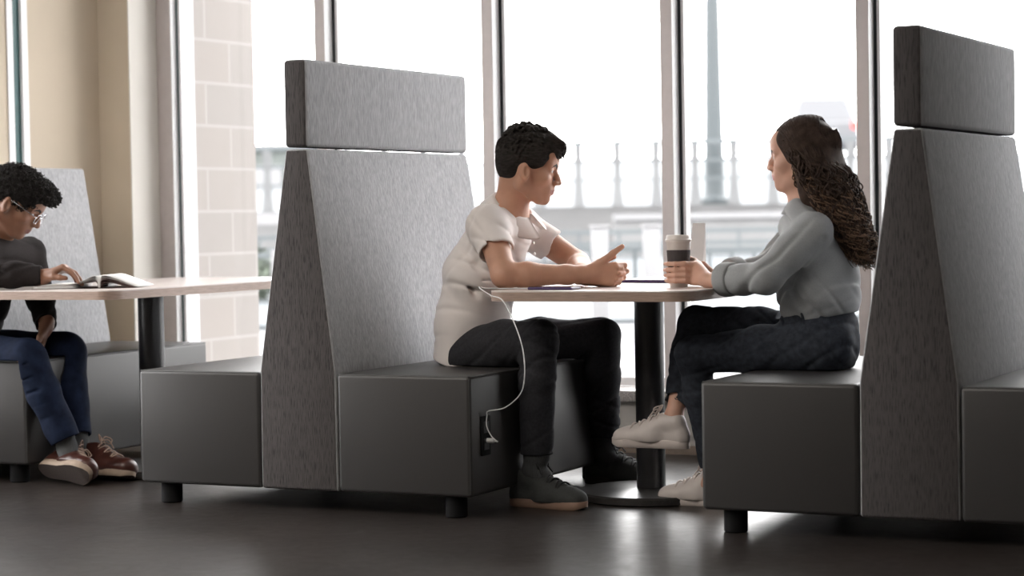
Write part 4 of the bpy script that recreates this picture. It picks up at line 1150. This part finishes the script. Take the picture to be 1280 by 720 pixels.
    f.halfspace_cut(V(1.5803, 0.5700, 0.6396), V(-.22, 0, 1), V(1.45, .28, .5), V(1.92, .86, .72), .004)
    f.halfspace_cut(hemN, dN, hemN - .09, hemN + .09); f.cap(hemN - dN * .006, hemN + dN * .05, .031, .031, .002, 'sub')
    f.halfspace_cut(V(0, 0, .457), V(0, 0, -1), V(1.415, .28, .30), V(1.92, .86, .50), .004)
    v, fc = f.mesh(2); je = obj_py('jeans', v, fc, MT['denim_w'], t, True, world=True)
    wb0 = V(1.5803, 0.5700, 0.6345); ax = nrm(V(-.22, 0, 1)); e1 = nrm(np.cross(V(0, 1, 0), ax)); VV = []; FF = []; n_ = 48
    for i in range(n_):
        a = 2 * PI * i / n_
        for r_, h_ in ((1.03, -.038), (1.055, -.034), (1.05, -.002), (1.02, .002), (.98, .0), (.98, -.036)): VV.append(wb0 + e1 * math.cos(a) * .1005 * r_ + V(0, 1, 0) * math.sin(a) * .1385 * r_ + ax * h_)
    for i in range(n_):
        for j in range(6): FF.append((i * 6 + j, i * 6 + (j + 1) % 6, ((i + 1) % n_) * 6 + (j + 1) % 6, ((i + 1) % n_) * 6 + j))
    wb = obj_py('waistband', VV, FF, MT['denim_w'], je, True); wb.data.transform(Matrix.Translation(-Vector(t.location)))
    BL = []
    for a in (-40, -85, -130, 180, 0):
        ar = math.radians(a); c = wb0 + e1 * math.cos(ar) * .108 + V(0, 1, 0) * math.sin(ar) * .148
        BL.append((np.array([c + ax * .006, c + (c - wb0) * .03, c - ax * .044]), .0045))
    vv, ff = tubes(BL, 6); bl = obj_py('belt_loops', vv, ff, MT['denim_w'], je, True); bl.data.transform(Matrix.Translation(-Vector(t.location)))
    shoe(t, (1.300, .575, 0), PI + .06, .265, MT['wleather'], MT['wsole'], MT['wsole'], label='white leather sneaker resting on the floor')
    shoe(t, tuple(aF + V(.052, .0, -.100)), PI + .10, .262, MT['wleather'], MT['wsole'], MT['wsole'], pitch=-.02, label='white leather sneaker on the raised crossed leg')
    # hair: a core mass dressed with long curled locks
    f = Field((1.25, .20, .68), (2.0, .95, 1.30), .0035)
    E = lambda c, r, k=.02, mode='add': f.ell(P(*c), np.array(r) * s, R, k, mode)
    E((-.022, 0, .033), (.107, .087, .089), 0)
    f.chain([V(1.5968, 0.5550, 1.1116), V(1.6273, 0.5550, 1.0250), V(1.6751, 0.5500, 0.9384), V(1.7226, 0.5450, 0.8625), V(1.7468, 0.5400, 0.8072)], (.080, .074, .060, .046, .026), .03, n=V(.1, 1, 0), st=1.35)
    f.ell(P(.110, 0, -.040), np.array((.085, .13, .120)) * s, R, .010, 'sub')
    f.ell(P(.05, -.07, -.09), np.array((.055, .04, .07)) * s, R, .008, 'sub'); f.ell(P(.05, .07, -.09), np.array((.055, .04, .07)) * s, R, .008, 'sub')
    f.warp(folds(.006, ((60, 30, 25), (-45, 50, 20), (80, -40, 10)), 1))
    v, fc = f.mesh(1); hr = obj_py('hair', v, fc, MT['hair_w'], t, True, world=True)
    rs = np.random.RandomState(11); lines = []; mi = []
    spine = np.array([V(1.5393, 0.5550, 1.1740), V(1.6047, 0.5550, 1.1088), V(1.6405, 0.5550, 1.0297), V(1.6855, 0.5500, 0.9382), V(1.7303, 0.5450, 0.8549), V(1.7568, 0.5400, 0.7771)])
    rads = np.array([.055, .094, .090, .074, .058, .030])
    cen = P(-.022, 0, .032)
    for i in range(760):
        ph = rs.uniform(0, 2 * PI); rr = rs.uniform(.80, 1.06)
        tN = rs.uniform(.05, 1.15); 
        # rows run from the parting at the top, over the skull, then down the back
        pts = []; n = 46; T1 = rs.uniform(.60, 1.0) if rs.rand() < .75 else rs.uniform(.3, .6)
        amp0 = rs.uniform(.004, .010); fr = rs.uniform(9, 15); p0 = rs.rand() * 6; hx = 1 if rs.rand() < .5 else -1
        q = rs.uniform(-1, 1)
        for j in range(n):
            u_ = j / (n - 1) * T1; x = u_ * (len(spine) - 1); a = min(int(x), len(spine) - 2); fx = x - a
            c = lerp(spine[a], spine[a + 1], fx); r = (lerp(rads[a], rads[a + 1], fx)) * rr
            dirv = V(math.cos(ph), math.sin(ph) * 1.32, 0)
            tilt = V(0, 0, -.35 * math.cos(ph)) * (1 if u_ > .2 else u_ / .2)
            p = c + (dirv + tilt) * r
            am = amp0 * min(1, u_ / .3) * (1 + 1.2 * u_)
            wv = fr * 6.28 * u_ * .55 + p0
            p = p + V(math.cos(wv) * am, math.sin(wv) * am * hx, math.sin(wv + .8) * am * .5)
            if u_ < .25:   # hug the skull
                dd = (R.T @ (p - cen)) / s / np.array((.110, .091, .0905)); l_ = np.linalg.norm(dd)
                if l_ < 1: p = cen + R @ (dd / l_ * np.array((.110, .091, .0905))) * s * (1 + .02 * math.sin(40 * u_ + p0))
            pts.append(p)
        pts = np.array(pts)
        loc = (pts - o) @ R / s
        bad = (loc[:, 0] > .058) & (loc[:, 2] < .060) | ((loc[:, 0] > .02) & (loc[:, 2] < -.03))
        if bad.any():
            k0 = np.argmax(bad)
            if k0 < 6: continue
            pts = pts[:k0]
        rad = .0030 * np.clip(np.linspace(1.3, .35, len(pts)), .3, 1.2) * rs.uniform(.7, 1.2)
        lines.append((pts, rad)); mi += [(1 if (hx > 0 and T1 > .6 and g_ > 22) else 0) for g_ in range(len(pts) - 1) for _ in range(5)]
    el_ = np.array((.1115, .0915, .0940)); c0 = np.array((-.022, 0, .033))
    for i in range(420):   # locks combed from the parting over the skull, then falling down the back
        x0 = rs.uniform(-.07, .080); sd_ = 1 if rs.rand() < .5 else -1; th1 = math.radians(rs.uniform(85, 118)); fx0 = (x0 + .022) / el_[0]; fx0 = np.clip(fx0, -.95, .93)
        p0 = rs.rand() * 6; fr = rs.uniform(2.2, 4.2); am = rs.uniform(.002, .005); P1 = []
        for u_ in np.linspace(0, 1, 18):
            th = th1 * u_; fx = fx0 * (1 - .45 * u_ ** 1.5) - .34 * u_ ** 1.3; rr = math.sqrt(max(.02, 1 - fx * fx))
            q_ = c0 + np.array((fx, sd_ * math.sin(th) * rr + .015, math.cos(th) * rr)) * el_ * (1 + .015 * math.sin(14 * u_ + p0)); P1.append(P(*q_))
        off = rs.uniform(-1, 1); T1 = rs.uniform(.55, 1.0); fall = []
        for w_ in (.5, .65, .8, 1.0):
            x = w_ * T1 * (len(spine) - 1); a = min(int(x), len(spine) - 2); fx = x - a
            fall.append(lerp(spine[a], spine[a + 1], fx) + V(off * .9, -sd_ * math.sqrt(max(0, 1 - off * off * .8)) * 1.3, 0) * lerp(rads[a], rads[a + 1], fx) * .98)
        fall = [p for p in fall if p[2] < P1[-1][2] - .03]
        if len(fall) < 2: continue
        L2 = smooth_line([P1[-2], P1[-1]] + fall, 9)[9:]
        for j in range(len(L2)):
            w_ = j / len(L2); ph_ = fr * 6.28 * w_ + p0; L2[j] = L2[j] + V(math.cos(ph_), math.sin(ph_), .4 * math.sin(ph_ + 1)) * (am + .004 * w_) * min(1, w_ * 5)
        pts = np.vstack([P1, L2[1:]]); loc = (pts - o) @ R / s
        bad = (loc[:, 0] > .030) & (loc[:, 2] < .0)
        if bad.any(): continue
        lines.append((pts, .0032 * np.clip(np.linspace(1.3, .3, len(pts)), .3, 1.15) * rs.uniform(.7, 1.15))); lt = rs.rand() < .35; mi += [(1 if (lt and g_ > 26) else 0) for g_ in range(len(pts) - 1) for _ in range(5)]
    lk = hair_tubes('curl_locks', lines, [MT['hair_w'], MT['hair_wt']], hr, 5, mi); lk.data.transform(Matrix.Translation(-Vector(t.location)))
woman()

# ---------------- reading man at the left table
def reader():
    t = thing('person', 'man with short curly black hair and glasses in a dark cardigan reading at the left', 'person', (-1.62, .44, 0))
    o = V(-1.4791, 0.4200, 1.0444); R = rotm(.42, .62, 0); s = 1.05
    hd = V(1, 0, 0); lat = V(0, 1, 0); nb = V(-1.6055, 0.4300, 0.9199)
    shR, shL = V(-1.5332, 0.2600, 0.8361), V(-1.5827, 0.6000, 0.8401); elR, elL = V(-1.4701, 0.2000, 0.7553), V(-1.5785, 0.6600, 0.6652); W = V(-1.2796, 0.3100, 0.7628); WL = V(-1.4227, 0.5000, 0.5696)
    f = Field((-2.0, .02, .02), (-1.0, .88, 1.25), .003)
    P = sculpt_head(f, o, R, s)
    f.cap(P(-.03, 0, -.05), nb, .056, .06, .03); f.cap(P(.015, 0, -.075), nb + V(.03, 0, -.02), .035, .04, .03)
    f.cap(shR, shL, .045, .045, .04); tor = [V(-1.6240, 0.4300, 0.8233), V(-1.7372, 0.4300, 0.6717), V(-1.8008, 0.4300, 0.5185)]
    f.chain([nb] + tor, (.055, .08, .08, .08), .04, n=lat, st=1.3)
    hR, hL = V(-1.7416, 0.3600, 0.4778), V(-1.8407, 0.5200, 0.4724); kR, kL = V(-1.3626, 0.3100, 0.4653), V(-1.3906, 0.5800, 0.4742); aR, aL = V(-1.2286, 0.3600, 0.1303), V(-1.2858, 0.5000, 0.1379)
    for h_, k_, a_ in ((hR, kR, aR), (hL, kL, aL)): f.chain([h_ + V(0, 0, .03), k_ + V(0, 0, .012), a_], (.040, .034, .028), .03)
    f.cap(aR, aR + V(.02, -.02, -.05), .022, .018, .02); f.cap(aL, aL + V(.05, -.01, -.06), .022, .018, .02)
    f.chain([shR, elR, W], (.038, .032, .027), .02); f.chain([shL, elL, WL], (.038, .032, .027), .02)
    Fd = nrm(V(.86, .40, .34)); Nd = nrm(V(.2, -.05, -1))
    hand(f, W, Fd, Nd, .98, ((.85, .35, .25), (.85, .4, .25), (.85, .4, .3), (.9, .4, .3)), ((.018, .022, .006), (.045, .040, .022), (.070, .046, .034), (.090, .046, .044)), 1, .12)
    hand(f, WL, nrm(V(-.12, -.35, -.95)), nrm(V(-.6, -.6, .2)), .98, ((.35, .45, .3), (.4, .5, .3), (.45, .5, .35), (.5, .5, .4)), None, 1, .08)
    v, fc = f.mesh(2); mi = face_mats(v, fc, o, R, s)
    obj_py('body', v, fc, [MT['skin_b'], MT['lip_b'], MT['brow'], MT['eyew'], MT['iris']], t, True, world=True, mi=mi)
    # close curly hair
    f = Field(o - .18, o + .22, .003)
    E = lambda c, r, k=.02, mode='add': f.ell(P(*c), np.array(r) * s, R, k, mode)
    E((-.010, 0, .038), (.104, .088, .078), 0); E((-.055, 0, .01), (.058, .072, .06), .03); E((.060, 0, .072), (.058, .066, .036), .03)
    f.ell(P(.105, 0, -.040), np.array((.066, .12, .092)) * s, R, .008, 'sub')
    for q in (-1, 1): f.ell(P(.030, q * .085, -.045), np.array((.055, .035, .062)) * s, R, .006, 'sub')
    f.ell(P(-.02, 0, -.10), np.array((.10, .12, .052)) * s, R, .006, 'sub')
    v, fc = f.mesh(1); hr = obj_py('hair', v, fc, MT['hair_b'], t, True, world=True)
    rs = np.random.RandomState(4); lines = []
    idx = rs.choice(len(v), 2600)
    for i in idx:
        p = v[i]; q = (p - o) @ R / s; d = nrm(q - np.array((-.01, 0, .05)))
        if q[0] > .07 and q[2] < .05: continue
        d = R @ d; a = nrm(np.cross(d, rs.randn(3))); b = np.cross(d, a); r_ = rs.uniform(.003, .0055); L = rs.uniform(.006, .019); p0 = rs.rand() * 6
        u_ = np.linspace(0, 1, 12)[:, None]; lines.append((p + d * L * u_ + r_ * (np.cos(9 * u_ + p0) * a + np.sin(9 * u_ + p0) * b), .0014))
    cu = hair_tubes('curls', lines, MT['hair_b'], hr, 4); cu.data.transform(Matrix.Translation(-Vector(t.location)))
    # glasses
    G = []
    for q in (-1, 1):
        c = np.array((.104, q * .034, -.010)); G.append((np.array([P(*(c + np.array((-.10 * abs(math.cos(a)) * .02, .024 * math.cos(a), .019 * math.sin(a))))) for a in np.linspace(0, 2 * PI, 28)]), .0016))
        G.append((np.array([P(.104, q * .058, -.004), P(.09, q * .074, -.001), P(.0, q * .086, .002), P(-.018, q * .086, -.012)]), .0016))
    G.append((np.array([P(.104, -.010, -.006), P(.108, 0, -.003), P(.104, .010, -.006)]), .0016))
    vv, ff = tubes(G, 6); gl = obj_py('glasses', vv, ff, MT['steel'], t, True, world=True); gl['label'] = 'thin metal rimmed glasses'
    # cardigan
    f = Field((-2.02, .02, .40), (-1.10, .90, 1.05), .0035)
    f.chain([V(-1.8024, 0.4300, 0.4725), V(-1.7460, 0.4300, 0.6411), V(-1.6560, 0.4300, 0.7841)], (.125, .125, .115), .03, n=lat, st=1.4)
    f.cap(shR, shL, .066, .066, .05); f.cap(V(-1.6310, 0.4300, 0.8445), nb, .09, .068, .04)
    cu1 = lerp(elR, W, .98); cu2 = lerp(elL, WL, .92)
    f.chain([shR, elR + V(0, 0, .014), lerp(elR, W, .5) + V(0, 0, .012), cu1 + V(0, 0, .006)], (.064, .052, .046, .041), .02); f.chain([shL, elL, cu2], (.066, .054, .042), .02)
    for a, b, r in ((V(-1.5587, 0.5000, 0.8423), V(-1.4801, 0.5500, 0.7431), .008), (V(-1.4368, 0.2600, 0.8120), V(-1.3313, 0.2200, 0.7660), .008), (V(-1.4748, 0.5600, 0.8037), V(-1.4924, 0.6000, 0.6495), .006), (V(-1.3670, 0.2200, 0.7982), V(-1.4622, 0.2000, 0.7699), .006)):
        f.cap(a - V(0, .03, 0), b - V(0, .03, 0), r, r * .4, .018, 'sub')
    f.warp(folds(.0028, ((24, 12, 30), (-30, 22, 24), (34, 20, -30)), 6)); f.warp(wrinkles(.005, ((50, 20, 50), (-50, 20, 40), (30, 30, -70)), 2))
    f.ell(nb + V(.012, 0, .038), (.068, .062, .036), None, .004, 'sub')
    for c_, d_ in ((cu1, nrm(W - elR)), (cu2, nrm(WL - elL))): f.halfspace_cut(c_, d_, c_ - .07, c_ + .07); f.cap(c_ - d_ * .004, c_ + d_ * .05, .034, .032, .002, 'sub')
    v, fc = f.mesh(2); obj_py('cardigan', v, fc, MT['cardigan'], t, True, world=True)
    up = nrm(P(-.03, 0, -.05) - nb); fw = nrm(hd - up * (hd @ up)); sd = np.cross(up, fw); n_ = 36
    for nm, mt, k0, dz in (('collar', MT['collar_g'], 1.0, .004), ('cardigan_collar', MT['cardigan'], 1.18, -.012)):
        VV = []; FF = []
        for i in range(n_ + 1):
            a = math.radians(24 + 312 * i / n_); ca, sa = math.cos(a), math.sin(a); fr = (1 + ca) / 2
            for (r_, h_) in ((.062, .030 - .026 * fr), (.066, .034 - .028 * fr), (.073, .026 - .028 * fr), (.084 + .014 * fr, -.008 - .036 * fr), (.082 + .014 * fr, -.011 - .036 * fr), (.068, .010 - .028 * fr)):
                VV.append(nb + fw * (r_ * k0 * 1.05 * ca + .008) + sd * r_ * k0 * sa + up * (h_ + dz))
        for i in range(n_):
            for j in range(6): FF.append((i * 6 + j, i * 6 + (j + 1) % 6, i * 6 + 6 + (j + 1) % 6, i * 6 + 6 + j))
        FF.append(tuple(range(6))); FF.append(tuple(range(n_ * 6, n_ * 6 + 6))[::-1]); obj_py(nm, VV, FF, mt, t, True, world=True)
    # jeans
    f = Field((-2.0, .06, .06), (-1.02, .84, .66), .0035)
    f.cap(V(-1.7690, 0.3600, 0.4714), V(-1.8686, 0.5200, 0.4658), .10, .10, .03)
    hemR, hemL = V(-1.2271, 0.3500, 0.1610), V(-1.2889, 0.5000, 0.1589)
    f.chain([hR, kR], (.088, .068), .03); f.chain([hL, kL], (.088, .068), .03)
    f.chain([kR, lerp(kR, hemR, .4), hemR + (hemR - kR) * .05], (.068, .062, .056), .02); f.chain([kL, lerp(kL, hemL, .4), hemL + (hemL - kL) * .05], (.068, .060, .052), .02)
    for i in range(5):
        c = lerp(kR, hemR, .1 + .16 * i); f.cap(c + V(-.05, -.06, -.01), c + V(.05, -.06, .02), .002, .001, .012, 'sub')
    f.warp(folds(.004, ((30, 10, 40), (-24, 18, 45), (12, 33, -30)), 12))
    dR, dL = nrm(hemR - kR), nrm(hemL - kL)
    f.halfspace_cut(hemR, dR, hemR - .1, hemR + .1); f.halfspace_cut(hemL, dL, hemL - .1, hemL + .1)
    for h_, d_ in ((hemR, dR), (hemL, dL)): f.cap(h_ - d_ * .005, h_ + d_ * .05, .046, .046, .002, 'sub')
    f.halfspace_cut(V(0, 0, .457), V(0, 0, -1), V(-2.0, .06, .30), V(-1.355, .84, .52), .004)
    v, fc = f.mesh(2); obj_py('jeans', v, fc, MT['denim_b'], t, True, world=True)
    for a_, h_, d_ in ((aR, hemR, dR), (aL, hemL, dL)):
        f = Field(a_ - .12, a_ + .12, .003); f.chain([h_ - d_ * .02, a_, a_ + V(.02, -.02, -.035)], (.040, .036, .034), .015); v, fc = f.mesh(1); obj_py('sock', v, fc, MT['sock'], t, True, world=True)
    shoe(t, V(-0.9784, 0.2000, 0.0294) * V(0, 0, 0) + V(-1.345, .345, .045), -.30, .295, MT['bleather'], MT['crepe'], MT['lace_b'], roll=-1.0, sole_h=.030, style='boot', label='oxblood leather shoe tilted on its edge with a crepe sole')
    shoe(t, V(-1.31, .50, .012), -.10, .295, MT['bleather'], MT['crepe'], MT['lace_b'], roll=-.3, pitch=.0, sole_h=.026, style='boot', label='oxblood leather shoe behind the tilted one')
reader()
